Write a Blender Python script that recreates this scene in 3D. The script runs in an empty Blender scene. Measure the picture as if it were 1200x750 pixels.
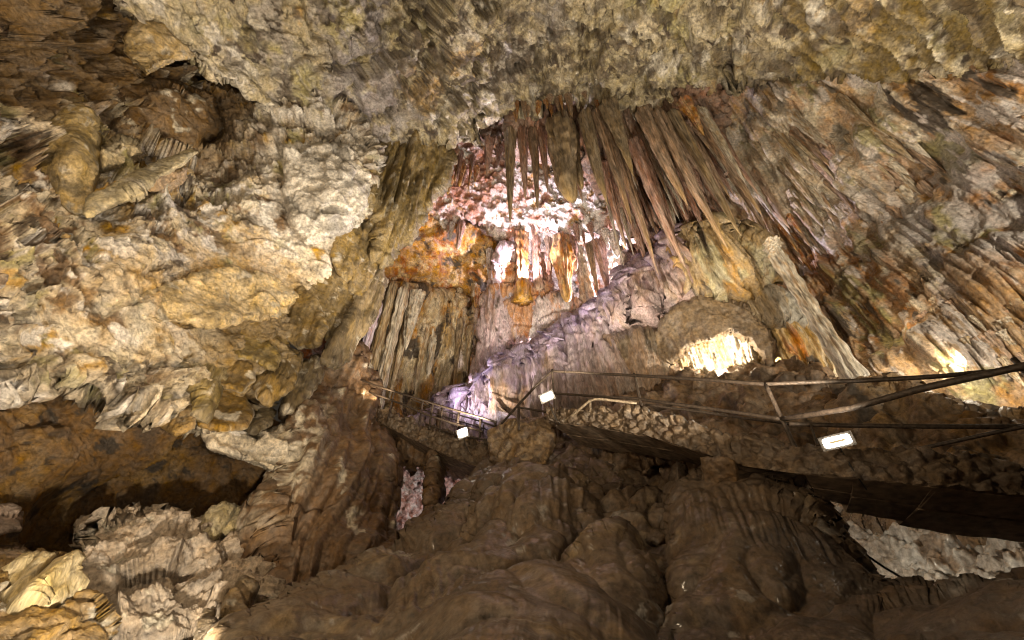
import bpy, math, random
import numpy as np

# ------------------------------------------------------------------ camera, world, exposure
sc = bpy.context.scene
C = sc.collection
F = 533.0                      # focal length in pixels of the 1200 px wide photograph
PITCH = math.radians(43.0)
CAMZ = 1.6
cam_d = bpy.data.cameras.new('camera'); cam = bpy.data.objects.new('camera', cam_d); C.objects.link(cam)
cam_d.sensor_width = 36.0; cam_d.lens = F/1200*36.0; cam_d.clip_start = 0.05; cam_d.clip_end = 500
cam.location = (0, 0, CAMZ); cam.rotation_euler = (math.pi/2 + PITCH, 0, 0)
sc.camera = cam
w = bpy.data.worlds.new('World'); sc.world = w; w.use_nodes = True
bg = w.node_tree.nodes['Background']
bg.inputs[0].default_value = (1.0, 0.80, 0.58, 1); bg.inputs[1].default_value = 0.028
sc.view_settings.view_transform = 'Standard'; sc.view_settings.look = 'None'
sc.view_settings.exposure = 0.0; sc.view_settings.gamma = 1.0; sc.view_settings.use_curve_mapping = False
sc.cycles.use_denoising = True; sc.cycles.filter_width = 1.05
sc.cycles.max_bounces = 5; sc.cycles.diffuse_bounces = 3; sc.cycles.glossy_bounces = 2
sc.cycles.sample_clamp_indirect = 4.0
random.seed(7); RNG = np.random.default_rng(11)

def ray(px, py):
    """unnormalised view ray (forward component 1) through a photo pixel, world axes"""
    px = np.asarray(px, float); py = np.asarray(py, float)
    x = (px-600)/F; u = (375-py)/F
    c, s = math.cos(PITCH), math.sin(PITCH)
    return np.stack([x, c - s*u, s + c*u], -1)
def P(px, py, r):
    """world point at distance r from the camera along the ray of a photo pixel"""
    d = ray(px, py); d = d/np.linalg.norm(d, axis=-1, keepdims=True)
    return d*np.asarray(r, float)[..., None] + np.array([0, 0, CAMZ])
def T(px, py, t):
    return ray(px, py)*t + np.array([0, 0, CAMZ])

# lamps and added fills: (position, power, colour, target or None, cone deg, blend, radius)
WARM = (1.0, 0.77, 0.50); NEUT = (1.0, 0.86, 0.655); COOL = (0.92, 0.83, 1.0)
def lamp(name, pos, power, col, target=None, cone=120, blend=0.6, rad=0.08):
    l = bpy.data.lights.new(name, 'SPOT' if target is not None else 'POINT')
    l.energy = power; l.color = col; l.shadow_soft_size = rad
    o = bpy.data.objects.new(name, l); C.objects.link(o); o.location = pos
    if target is not None:
        from mathutils import Vector
        l.spot_size = math.radians(cone); l.spot_blend = blend
        o.rotation_euler = (Vector(target)-Vector(pos)).to_track_quat('-Z', 'Y').to_euler()
    return o
LAMPS = [
 ('lamp_walkway_right', T(966,520,4.25), 1700, NEUT, (-1.0, 2.5, 15), 140, .4, .10),
 ('lamp_walkway_mid',   T(641,455,7.9), 2300, NEUT, P(600,20,16), 140, .4, .08),
 ('fill_near',     (1.2, -0.8, 1.3), 1500, WARM, (-2.0, 4.0, 14.0), 128, .8, .15),  # added fill near the camera, brightens left wall and ceiling
 ('fill_foreground',   (-5.0, 0.2, 5.6), 880, WARM, None, 0, 0, .3),  # added fill for the foreground, stands for no real fixture
 ('fill_slope',         P(492,462,13.2), 300, COOL, P(660,420,14.5), 110, .6, .08),  # added light, brightens the flowstone slope from the side
 ('lamp_bridge_left',   T(543,506,10.5), 900, NEUT, P(560,140,20), 128, .5, .06),
 ('lamp_bridge_end',    T(440,462,12.0), 60, WARM, P(480,330,20), 150, .6, .05),
 ('lamp_alcove',        P(716,352,18.2), 2200, COOL, None, 0, 0, .08),
 ('fill_alcove_left',   P(556,466,16.2), 2100, (1.0,0.84,0.96), P(610,270,20), 120, .6, .1),  # added light for the left side of the alcove
 ('fill_alcove_mid',    P(642,348,19.6), 1500, COOL, P(610,240,21), 150, .6, .12),  # added upward light to make the alcove shelf glow
 ('fill_alcove_front',  P(618,322,17.6), 2500, COOL, P(590,215,21.5), 140, .8, .03),  # added light in mid-air, brightens the front of the shelf
 ('lamp_niche',         P(846,433,12.75), 190, NEUT, None, 0, 0, .02),
 ('lamp_wall_spot',     P(1124,420,12.1), 45, NEUT, None, 0, 0, .02),
 ('lamp_wall_glint',    P(1044,370,13.5), 14, WARM, None, 0, 0, .02),
 ('lamp_tier',          P(908,426,12.9), 260, WARM, None, 0, 0, .03),
 ('lamp_right_wall',    P(1110,500,10.6), 300, NEUT, P(1080,250,15), 150, .5, .10),
 ('fill_right_wall',   (8.2, 0.6, 5.2), 2300, NEUT, P(1080,230,15), 116, .6, .10),  # added out of view, off the walkway, grazes the right wall
 ('lamp_right_floor',   P(1010,490,10.9), 160, WARM, P(900,200,19), 150, .5, .10),
 ('lamp_under_slab',    P(955,660,7.9), 190, NEUT, P(1100,640,11), 130, .5, .1),
 ('lamp_lower_left',    P(150,830,4.8), 760, NEUT, P(235,640,9.5), 120, .8, .08),
 ('lamp_low_gallery',   P(520,600,13.4), 100, (1.0,0.84,0.78), P(485,600,15), 150, .5, .08),
 ('fill_left_wall',    P(395,600,7.4), 600, WARM, P(150,290,10), 90, .5, .08),  # invented light, brightens the left wall from below
]
for a in LAMPS: lamp(*a)

# ------------------------------------------------------------------ noise
def _hash(ix, iy, iz, seed):
    h = (ix.astype(np.int64)*374761393 + iy.astype(np.int64)*668265263 + iz.astype(np.int64)*2147483647 + seed*974634777) & 0xffffffff
    h = ((h ^ (h >> 13))*1274126177) & 0xffffffff
    h = ((h ^ (h >> 16))*2246822519) & 0xffffffff
    return (h ^ (h >> 15)) & 0xffffffff
_ang = RNG.normal(size=(256, 3)); _ang /= np.linalg.norm(_ang, axis=1, keepdims=True)
_ang = _ang.astype(np.float32)
def pn(p, f=1.0, seed=0):
    """3-D gradient noise, about -1..1"""
    if np.isscalar(f): f = (f, f, f)
    q = (p*np.array(f) + seed*17.13)
    i = np.floor(q); fr = (q-i).astype(np.float32); i = i.astype(np.int64)
    u = fr*fr*fr*(fr*(fr*6-15)+10)
    res = 0
    for dx in (0, 1):
        wx = u[..., 0] if dx else 1-u[..., 0]
        for dy in (0, 1):
            wy = u[..., 1] if dy else 1-u[..., 1]
            for dz in (0, 1):
                wz = u[..., 2] if dz else 1-u[..., 2]
                g = _ang[_hash(i[..., 0]+dx, i[..., 1]+dy, i[..., 2]+dz, seed) & 255]
                d = g[..., 0]*(fr[..., 0]-dx) + g[..., 1]*(fr[..., 1]-dy) + g[..., 2]*(fr[..., 2]-dz)
                res = res + wx*wy*wz*d
    return res*1.7
def fbm(p, f=1.0, oct=4, seed=0, gain=.5):
    if np.isscalar(f): f = (f, f, f)
    f = np.array(f, float); r = 0; a = 1; n = 0
    for k in range(oct):
        r = r + a*pn(p, f, seed+k); n += a; a *= gain; f = f*2.03
    return r/n*1.4
def ridged(p, f, oct=4, seed=0):
    if np.isscalar(f): f = (f, f, f)
    f = np.array(f, float); r = 0; a = 1; n = 0
    for k in range(oct):
        r = r + a*(1-2*np.abs(pn(p, f, seed+k))); n += a; a *= .5; f = f*2.1
    return r/n
def facets(p, f=1.0, seed=0, tilt=1.0, jit=1.0):
    """broken rock: every Worley cell is its own tilted plane"""
    if np.isscalar(f): f = (f, f, f)
    q = p*np.array(f); i = np.floor(q).astype(np.int64)
    best = np.full(q.shape[:-1], 1e9); val = np.zeros(q.shape[:-1]); sec = np.full(q.shape[:-1], 1e9)
    for dx in (-1, 0, 1):
        for dy in (-1, 0, 1):
            for dz in (-1, 0, 1):
                c = i + np.array([dx, dy, dz])
                h = _hash(c[..., 0], c[..., 1], c[..., 2], seed)
                off = np.stack([(h & 255)/255., ((h >> 8) & 255)/255., ((h >> 16) & 255)/255.], -1)
                v = q - (c + .5 + (off-.5)*jit)
                d = (v**2).sum(-1)
                g = _ang[(h >> 5) & 255]
                pl = (g*v).sum(-1)*tilt + ((h >> 24) & 255)/255. - .5
                m = d < best
                sec = np.where(m, best, np.minimum(sec, d))
                val = np.where(m, pl, val); best = np.where(m, d, best)
    return val, np.sqrt(sec)-np.sqrt(best)
def around(p):
    """distance measured sideways round the chamber, so ribs run straight down walls and down slopes alike"""
    return np.arctan2(p[..., 0], p[..., 1]+2.0)*14
def icicles(p, cell=.35, L=1.6, seed=0, sharp=1.0):
    """rows of hanging dripstone on a wall: each tapers to a tip, repeated down the wall"""
    z = p[..., 2]; u = around(p) + .10*pn(p, (.8, .8, .3), seed+9); out = np.zeros(z.shape)
    for lay in range(2):
        q = u/cell + lay*.5; i = np.floor(q).astype(np.int64)
        for dx in (-1, 0, 1):
            cx = i+dx; h = _hash(cx, cx*0+lay, cx*0, seed)
            ox = (h & 255)/255.; ph = ((h >> 16) & 255)/255.; s = ((h >> 24) & 255)/255.
            LL = L*(.5+s); t = z/LL+ph+lay*.37; row = np.floor(t); t = t-row
            h2 = _hash(cx, row.astype(np.int64), cx*0+7, seed); on = ((h2 & 255)/255.) > .25; s2 = ((h2 >> 8) & 255)/255.
            rad = (.30+.5*s2)*np.minimum(t*1.5, 1)**.7; on = on*(.12+.88*sstep(0, .6, 1-t))*np.clip((1-t)/.05, 0, 1)
            out = np.maximum(out, on*np.sqrt(np.clip(rad**2-(q-cx-ox)**2, 0, None)))
    return out*cell*sharp
def flutes(p, f=3.0, seed=0, zf=.06, oct=3):
    """vertical rounded ribs with sharp creases between them"""
    u = around(p) + .22*pn(p, (.7, .7, .25), seed+31); q = np.stack([u, 0*u, p[..., 2]], -1)
    r = 0; a = 1; n = 0
    for k in range(oct):
        r = r + a*np.abs(pn(q, (f, 1, f*zf), seed+k))**.8; n += a; a *= .55; f *= 2.2
    return r/n
def pits(p, f, seed, d=.4, th=.22):
    return -d*sstep(th, th+.22, fbm(p, f, 4, seed, .6))
def sstep(a, b, x):
    t = np.clip((x-a)/(b-a), 0, 1); return t*t*(3-2*t)

# ------------------------------------------------------------------ materials (procedural; colour mosaic of the rock rides on the mesh as mineral patches)
def rock_mat(name, bump=.6, fine=18, rough=.62, wet=0.0, streak=0):
    m = bpy.data.materials.new(name); m.use_nodes = True
    nt = m.node_tree; N = nt.nodes; L = nt.links
    b = N['Principled BSDF']
    tc = N.new('ShaderNodeTexCoord'); mp = N.new('ShaderNodeMapping'); L.new(tc.outputs['Object'], mp.inputs[0])
    if streak: mp.inputs['Scale'].default_value = (1, 1, streak)
    at = N.new('ShaderNodeAttribute'); at.attribute_name = 'Col'
    n1 = N.new('ShaderNodeTexNoise'); n1.inputs['Scale'].default_value = fine; n1.inputs['Detail'].default_value = 8; n1.inputs['Roughness'].default_value = .68
    n2 = N.new('ShaderNodeTexNoise'); n2.inputs['Scale'].default_value = fine*.27; n2.inputs['Detail'].default_value = 6; n2.inputs['Roughness'].default_value = .6
    v = N.new('ShaderNodeTexVoronoi'); v.inputs['Scale'].default_value = fine*.6
    for n in (n1, n2): L.new(mp.outputs[0], n.inputs['Vector'])
    L.new(mp.outputs[0], v.inputs['Vector'])
    r1 = N.new('ShaderNodeMapRange'); r1.inputs[1].default_value = .28; r1.inputs[2].default_value = .72; r1.inputs[3].default_value = .30; r1.inputs[4].default_value = 1.65
    L.new(n1.outputs[0], r1.inputs[0])
    hs = N.new('ShaderNodeHueSaturation'); L.new(at.outputs['Color'], hs.inputs['Color'])
    r2 = N.new('ShaderNodeMapRange'); r2.inputs[1].default_value = .3; r2.inputs[2].default_value = .7; r2.inputs[3].default_value = .7; r2.inputs[4].default_value = 1.3
    L.new(n2.outputs[0], r2.inputs[0]); L.new(r2.outputs[0], hs.inputs['Saturation']); L.new(r1.outputs[0], hs.inputs['Value'])
    L.new(hs.outputs[0], b.inputs['Base Color'])
    b.inputs['Roughness'].default_value = rough
    r3 = N.new('ShaderNodeMapRange'); r3.inputs[1].default_value = .35; r3.inputs[2].default_value = .65; r3.inputs[3].default_value = rough-.22; r3.inputs[4].default_value = min(1, rough+.2)
    L.new(n2.outputs[0], r3.inputs[0]); L.new(r3.outputs[0], b.inputs['Roughness'])
    if wet:
        b.inputs['Coat Weight'].default_value = wet; b.inputs['Coat Roughness'].default_value = .18
    bp = N.new('ShaderNodeBump'); bp.inputs['Strength'].default_value = bump; bp.inputs['Distance'].default_value = .09
    bp2 = N.new('ShaderNodeBump'); bp2.inputs['Strength'].default_value = bump; bp2.inputs['Distance'].default_value = .12
    L.new(n1.outputs[0], bp.inputs['Height']); L.new(n2.outputs[0], bp2.inputs['Height'])
    L.new(bp2.outputs[0], bp.inputs['Normal']); L.new(bp.outputs[0], b.inputs['Normal'])
    return m
M_ROCK = rock_mat('rough_limestone', .8, 14, .54)
M_DRIP = rock_mat('dripstone', .6, 20, .43, streak=.22)
M_STAL = rock_mat('stalactite_calcite', .5, 4.5, .42, streak=3.2)
M_MUD = rock_mat('clay_coated_flowstone', .45, 12, .55)
M_WET = rock_mat('wet_flowstone', .35, 12, .62, wet=.32)
def plain(name, col, rough=.5, metal=0, bump=.3, scale=60, var=.5):
    m = bpy.data.materials.new(name); m.use_nodes = True
    nt = m.node_tree; N = nt.nodes; L = nt.links; b = N['Principled BSDF']
    tc = N.new('ShaderNodeTexCoord'); n = N.new('ShaderNodeTexNoise'); n.inputs['Scale'].default_value = scale; n.inputs['Detail'].default_value = 6
    L.new(tc.outputs['Object'], n.inputs['Vector'])
    cr = N.new('ShaderNodeValToRGB'); cr.color_ramp.elements[0].position = .35; cr.color_ramp.elements[1].position = .68
    cr.color_ramp.elements[0].color = tuple(c*(1-var) for c in col)+(1,); cr.color_ramp.elements[1].color = tuple(min(1, c*(1+var)) for c in col)+(1,)
    L.new(n.outputs[0], cr.inputs[0]); L.new(cr.outputs[0], b.inputs['Base Color'])
    b.inputs['Roughness'].default_value = rough; b.inputs['Metallic'].default_value = metal
    bp = N.new('ShaderNodeBump'); bp.inputs['Strength'].default_value = bump; bp.inputs['Distance'].default_value = .02
    L.new(n.outputs[0], bp.inputs['Height']); L.new(bp.outputs[0], b.inputs['Normal'])
    return m
def emis(name, col, s):
    m = bpy.data.materials.new(name); m.use_nodes = True
    b = m.node_tree.nodes['Principled BSDF']; b.inputs['Emission Color'].default_value = col+(1,); b.inputs['Emission Strength'].default_value = s
    b.inputs['Base Color'].default_value = (.8, .8, .8, 1)
    return m
M_RAIL = plain('muddy_steel_tube', (.055, .039, .028), .55, .25, .5, 30)
M_PIPE = plain('dusty_pale_tube', (.34, .27, .19), .6, .1, .4, 30)
M_SOFFIT = plain('dark_stained_concrete', (.19, .135, .09), .8, 0, .6, 9)
M_BLACK = plain('black_rubber', (.012, .012, .012), .5)
M_HOUSE = plain('grey_lamp_housing', (.22, .21, .20), .45, .6)
M_GLOW = emis('lit_lamp_glass', (1.0, .90, .74), 8)
M_YEL = emis('lamp_phosphor', (.75, .50, .12), .5)

# ------------------------------------------------------------------ mesh helpers
def mesh_np(name, verts, faces, mat, cols=None, parent=None, origin=None, smooth=True):
    """faces: (n,4) or (n,3) int array, or list of arrays"""
    verts = np.asarray(verts, np.float64)
    if origin is None:
        origin = np.array([verts[:, 0].mean(), verts[:, 1].mean(), verts[:, 2].min()])
    me = bpy.data.meshes.new(name)
    if not isinstance(faces, list): faces = [faces]
    faces = [np.asarray(f, np.int32) for f in faces if len(f)]
    tot = np.concatenate([np.full(len(f), f.shape[1]) for f in faces]); flat = np.concatenate([f.ravel() for f in faces])
    me.vertices.add(len(verts)); me.vertices.foreach_set('co', (verts-origin).astype(np.float32).ravel())
    me.loops.add(len(flat)); me.loops.foreach_set('vertex_index', flat)
    me.polygons.add(len(tot)); st = np.concatenate([[0], np.cumsum(tot)[:-1]]).astype(np.int32)
    me.polygons.foreach_set('loop_start', st)
    me.polygons.foreach_set('use_smooth', np.full(len(tot), smooth))
    me.update(calc_edges=True)
    if cols is not None:
        a = me.color_attributes.new('Col', 'FLOAT_COLOR', 'POINT')
        a.data.foreach_set('color', np.concatenate([cols, np.ones((len(cols), 1))], 1).astype(np.float32).ravel())
    me.materials.append(mat); me.validate()
    o = bpy.data.objects.new(name, me); C.objects.link(o)
    if parent is not None:
        o.parent = parent; origin = origin - np.array(parent.location)
    o.location = origin
    return o
def tag(o, label=None, cat=None, group=None, kind=None):
    if label: o['label'] = label
    if cat: o['category'] = cat
    if group: o['group'] = group
    if kind: o['kind'] = kind
    return o
def empty(name, loc):
    o = bpy.data.objects.new(name, None); C.objects.link(o); o.location = loc; o.empty_display_size = .2; return o

def tps(ctrl):
    """thin plate spline of the distance over the picture from a few surveyed points"""
    c = np.array(ctrl, float); mu = c[:, :2].mean(0)/100; X = c[:, :2]/100 - mu; n = len(c)
    d = np.linalg.norm(X[:, None]-X[None], axis=-1); K = np.where(d > 0, d*d*np.log(d+1e-9), 0) + np.eye(n)*.02
    Q = np.concatenate([np.ones((n, 1)), X], 1)
    A = np.block([[K, Q], [Q.T, np.zeros((3, 3))]]); s = np.linalg.lstsq(A, np.concatenate([c[:, 2], np.zeros(3)]), rcond=1e-7)[0]
    def f(px, py):
        g = np.stack([np.asarray(px, float)/100, np.asarray(py, float)/100], -1) - mu
        out = s[n] + s[n+1]*g[..., 0] + s[n+2]*g[..., 1]
        for k in range(n):
            dd = np.linalg.norm(g-X[k], axis=-1); out = out + s[k]*np.where(dd > 0, dd*dd*np.log(dd+1e-9), 0)
        return out
    return f
def sdist(px, py, poly):
    """signed distance in pixels to a polygon, positive inside"""
    poly = np.array(poly, float); n = len(poly); d = np.full(px.shape, 1e9); ins = np.zeros(px.shape, bool)
    for k in range(n):
        a = poly[k]; b = poly[(k+1) % n]; e = b-a
        t = np.clip(((px-a[0])*e[0]+(py-a[1])*e[1])/(e@e), 0, 1)
        d = np.minimum(d, np.hypot(px-a[0]-t*e[0], py-a[1]-t*e[1]))
        c = ((a[1] > py) != (b[1] > py)) & (px < (b[0]-a[0])*(py-a[1])/(b[1]-a[1]+1e-12)+a[0]); ins ^= c
    return np.where(ins, d, -d)
SURF = {}
def patch(name, poly, ctrl, disp, colf, mat=None, step=1.7, roll=(18, 1.0), rag=(6, .03), seed=0, drip=None, **tg):
    """a rock body: a surveyed outline and distances, then real relief along the surface normal; its rim curls back into thickness"""
    poly = np.array(poly, float); x0, y0 = poly.min(0)-8; x1, y1 = poly.max(0)+8
    x0 = max(x0, -90); x1 = min(x1, 1290); y0 = max(y0, -90); y1 = min(y1, 840)
    gx = np.arange(x0, x1, step); gy = np.arange(y0, y1, step)
    px, py = np.meshgrid(gx, gy)
    g3 = np.stack([px, py, 0*px], -1)
    sd = sdist(px, py, poly)
    if rag[0]: sd = sd + rag[0]*(fbm(g3, rag[1], 4, seed+60, .6))
    if drip:   # hanging tips along the lower rim: narrow columns in the rag
        wv = drip[1]*(.25+.75*np.abs(pn(np.stack([px*F/(F+0*px), py*.12, 0*px], -1), drip[0], seed+77)))**1.2
        sd = sd - wv
    gyy, gxx = np.gradient(sd, step)
    gl = np.maximum(np.hypot(gxx, gyy), .5)
    k = (sd < 0) & (sd > -step*1.6)
    px = np.where(k, px + np.clip(-sd, 0, 3)*gxx/gl**2, px); py = np.where(k, py + np.clip(-sd, 0, 3)*gyy/gl**2, py)
    rf = tps(ctrl); SURF[name] = rf
    e = np.clip(1-sd/roll[0], 0, 1)
    r = rf(px, py) + roll[1]*(1-np.sqrt(np.clip(1-e**2, 0, 1)))
    B = P(px, py, r)
    global SDK
    du = np.gradient(B, axis=1); dv = np.gradient(B, axis=0)
    n = np.cross(du, dv); n /= np.maximum(np.linalg.norm(n, axis=-1, keepdims=True), 1e-9)
    view = B-np.array([0, 0, CAMZ]); s = np.sign((n*view).sum(-1, keepdims=True)); n = -n*s
    keep = sd > -step*1.6
    idx = np.full(px.shape, -1); idx[keep] = np.arange(keep.sum())
    f = np.stack([idx[:-1, :-1], idx[1:, :-1], idx[1:, 1:], idx[:-1, 1:]], -1).reshape(-1, 4)
    f = f[(f >= 0).all(1)]
    SDK = sd[keep]
    Bk = B[keep]; nk = n[keep]; vd = view[keep]; vd /= np.linalg.norm(vd, axis=-1, keepdims=True)
    nk = nk*.75 - vd*.25; nk /= np.linalg.norm(nk, axis=-1, keepdims=True)
    h = disp(Bk, px[keep], py[keep])
    fade = np.clip(sd[keep]/4+.4, .15, 1) if roll[1] else 1
    V = Bk + nk*(h*fade)[:, None]
    col = colf(V, px[keep], py[keep], nk)
    o = mesh_np(name, V, f, mat or M_ROCK, np.clip(col, .003, .95))
    tag(o, **tg)
    return o

# mineral colours (linear albedo)
BEIGE = np.array([.46, .38, .26]); CREAM = np.array([.62, .55, .43]); OCHRE = np.array([.42, .27, .085]); RUST = np.array([.34, .13, .05])
DARK = np.array([.060, .045, .032]); GREY = np.array([.36, .33, .31]); WHITE = np.array([.75, .71, .67]); OLIVE = np.array([.34, .30, .15])
BROWN = np.array([.20, .13, .075]); MUD = np.array([.15, .098, .058]); LILAC = np.array([.42, .35, .54]); PINK = np.array([.52, .33, .28]); GOLD = np.array([.52, .30, .08])
TAN = np.array([.36, .25, .14])
def mixc(c, col, a): return c*(1-a[:, None]) + col*a[:, None]
def pal(base, layers, seed=0):
    """mineral patches: layers of (colour, frequency, threshold, softness[, zstretch])"""
    def f(V, px, py, n):
        c = np.tile(base, (len(V), 1)).astype(float)
        for k, l in enumerate(layers):
            col, fr, th, so = l[:4]; zs = l[4] if len(l) > 4 else 1
            v = fbm(V, (fr, fr, fr*zs), 5, seed+k*7+200, .6)
            c = mixc(c, col, sstep(th, th+so, v))
        return c
    return f
def G(px, py, cx, cy, sx, sy=None, ang=0):
    sy = sy or sx; a = math.radians(ang); dx = px-cx; dy = py-cy
    u = dx*math.cos(a)+dy*math.sin(a); v = -dx*math.sin(a)+dy*math.cos(a)
    return np.exp(-.5*((u/sx)**2+(v/sy)**2))
#BUILD
# ================================================================== the cave shell (setting)
S = dict(kind='structure')
def d_rock(a=1.0, fs=.9, ft=.35, seed=0, strat=None, fl=0, ic=0, big=.5, icell=.3, iL=1.4):
    def f(V, px, py):
        h = big*fbm(V, .35, 3, seed)
        v1, e1 = facets(V + .55*np.stack([fbm(V, .7, 3, seed+5), fbm(V, .7, 3, seed+15), fbm(V, .7, 3, seed+25)], -1), fs, seed+1, 1.5)
        v2, e2 = facets(V, fs*2.7, seed+2, 1.0)
        v3, e3 = facets(V, fs*6.3, seed+3, 1.0)
        h = h + a*ft*(v1 + .42*v2 + .2*v3 - .16*np.exp(-e1*22) - .08*np.exp(-e2*18))
        h = h + a*.10*fbm(V, 2.5, 5, seed+4, .6) + a*.05*ridged(V, 6, 3, seed+8)
        if strat is not None:
            d, amp, fr = strat; d = np.array(d)/np.linalg.norm(d)
            q = (V@d)*fr + 1.1*fbm(V, .8, 3, seed+6); k = q-np.floor(q)
            h = h + amp*(k**1.6)*(.5+.8*sstep(-.3, .4, fbm(V, .6, 2, seed+7)))
        if fl: h = h + fl*flutes(V, 2.6, seed+9)
        if ic: h = h + ic*icicles(V, icell, iL, seed+10)
        return h
    return f

# ---- alcove back wall
def c_alc(V, px, py, n):
    c = pal(np.array([.50, .40, .33]), [(CREAM, 1.2, .05, .3), (RUST, .9, .0, .3), (DARK, 1.6, .22, .15), (WHITE, 2.2, .18, .2)], 3)(V, px, py, n)
    a = G(px, py, 525, 205, 55, 45); c = mixc(c, np.array([.33, .15, .10]), np.clip(a*1.3, 0, .85)*(.5+.5*sstep(-.2, .2, fbm(V, 2, 3, 91))))
    a = G(px, py, 500, 350, 60, 75); c = mixc(c, np.array([.45, .22, .06]), np.clip(a*1.4, 0, .9)*sstep(-.35, .1, fbm(V, 1.3, 4, 92)))
    c = mixc(c, DARK*1.6, G(px, py, 520, 400, 35, 50)*sstep(-.1, .2, fbm(V, 1.7, 3, 93))*.8)
    return c
def d_alc(V, px, py):
    return .5*fbm(V, .4, 3, 5) + .28*fbm(V, 1.6, 5, 6, .65) + .22*flutes(V, 2.2, 7)*sstep(320, 380, py) + .22*ridged(V, 2.4, 3, 8)*sstep(380, 300, py) + .10*facets(V, 3, 9)[0]
patch('cave_back_wall', [(360, 110), (960, 90), (1000, 420), (860, 600), (620, 640), (420, 660), (340, 560), (350, 300)],
      [(380, 150, 22), (520, 170, 24), (640, 160, 23), (800, 120, 22), (950, 120, 21), (520, 250, 24), (640, 250, 23.5), (740, 260, 22.5),
       (500, 340, 24.5), (640, 340, 24.5), (720, 340, 23), (470, 440, 21.5), (560, 440, 22), (400, 400, 19), (900, 350, 20.5), (850, 560, 15), (620, 600, 16), (440, 600, 17), (360, 500, 17)],
      d_alc, c_alc, step=1.6, roll=(0.1, 0), **S)

# ---- right wall
def c_right(V, px, py, n):
    c = pal(np.array([.47, .33, .20]), [(CREAM, .8, .0, .35, .2), (np.array([.40, .25, .12]), 1.6, .02, .2, .12), (np.array([.40, .22, .10]), 1.1, .12, .25, .25), (DARK*1.5, 1.9, .20, .12, .2), (OLIVE, .9, .22, .2, .3), (np.array([.60, .53, .48]), 1.8, .15, .15, .3)], 21)(V, px, py, n)
    a = np.clip(G(px, py, 1150, 255, 75, 42)*1.5, 0, .85)*sstep(-.3, .1, fbm(V, 1.5, 4, 94)); c = mixc(c, np.array([.50, .46, .44]), a)
    c = mixc(c, np.array([.42, .19, .07]), np.clip(G(px, py, 930, 300, 40, 60), 0, .7)*sstep(-.2, .2, fbm(V, 1.5, 4, 95)))
    c = mixc(c, CREAM, np.clip(G(px, py, 930, 200, 55, 45), 0, .6))
    c = mixc(c, MUD*1.2, sstep(455, 500, py)*.9)
    return c
def d_right(V, px, py):
    m = np.clip(G(px, py, 1150, 250, 50, 26)*1.2, 0, 1); lo = sstep(430, 480, py)
    h = .55*fbm(V, .35, 3, 30) + .16*fbm(V, (1.6, 1.6, .6), 5, 31, .6)*(.4+m+lo)
    fl = .55*flutes(V, 1.3, 32) + .30*flutes(V, 4.5, 39) + 1.6*icicles(V, .40, 4.5, 33) + 1.7*icicles(V+3, .17, 2.4, 34)
    v, e = facets(V, (1.2, 1.2, 2.0), 35)
    h = h + (1-lo)*(fl*(1-.85*m)*(.6+.4*sstep(-.25, .15, fbm(V, .5, 2, 36)))) + .07*v + m*.06*ridged(V, (3, 3, 1.2), 4, 37)
    return h + lo*.35*np.abs(fbm(V, .9, 3, 38)) 
patch('cave_right_wall', [(800, 90), (900, 50), (1290, 20), (1290, 640), (1100, 640), (880, 600), (800, 540), (815, 420), (830, 260)],
      [(860, 130, 20.5), (830, 240, 19.8), (950, 200, 19), (950, 300, 18), (1100, 200, 16), (1200, 100, 15.5), (1100, 90, 17), (1000, 100, 18.5), (1200, 300, 13.8), (1100, 420, 12.8), (1000, 430, 14.5),
       (1200, 560, 11.5), (1200, 470, 12.4), (900, 500, 13.8), (1050, 500, 13.2), (850, 560, 13), (1050, 580, 12)],
      d_right, c_right, step=1.5, roll=(14, .8), **S)

# ---- ceiling in front
def c_ceil(V, px, py, n):
    c = pal(np.array([.47, .40, .26]), [(np.array([.60, .52, .37]), .35, -.1, .35), (np.array([.40, .36, .31]), .4, .12, .25), (np.array([.42, .37, .20]), .35, .18, .25), (np.array([.46, .33, .17]), .5, .3, .2), (DARK*1.4, 1.6, .32, .08), (np.array([.64, .59, .50]), .9, .25, .2)], 41)(V, px, py, n)
    c = mixc(c, np.array([.21, .15, .055]), np.clip(sstep(820, 960, px)*sstep(-.3, .2, fbm(V, (.8, .8, 2.), 4, 96)), 0, 1)*.95)
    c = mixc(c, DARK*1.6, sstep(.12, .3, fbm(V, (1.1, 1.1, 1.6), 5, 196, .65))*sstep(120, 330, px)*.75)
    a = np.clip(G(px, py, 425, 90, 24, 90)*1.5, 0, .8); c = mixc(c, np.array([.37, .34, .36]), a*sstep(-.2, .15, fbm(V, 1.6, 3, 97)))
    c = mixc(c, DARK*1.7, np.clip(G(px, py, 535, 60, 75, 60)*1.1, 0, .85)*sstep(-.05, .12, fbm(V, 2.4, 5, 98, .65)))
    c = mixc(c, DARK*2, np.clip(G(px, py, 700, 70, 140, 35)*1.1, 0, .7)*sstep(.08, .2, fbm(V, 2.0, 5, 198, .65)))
    return c
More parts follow.
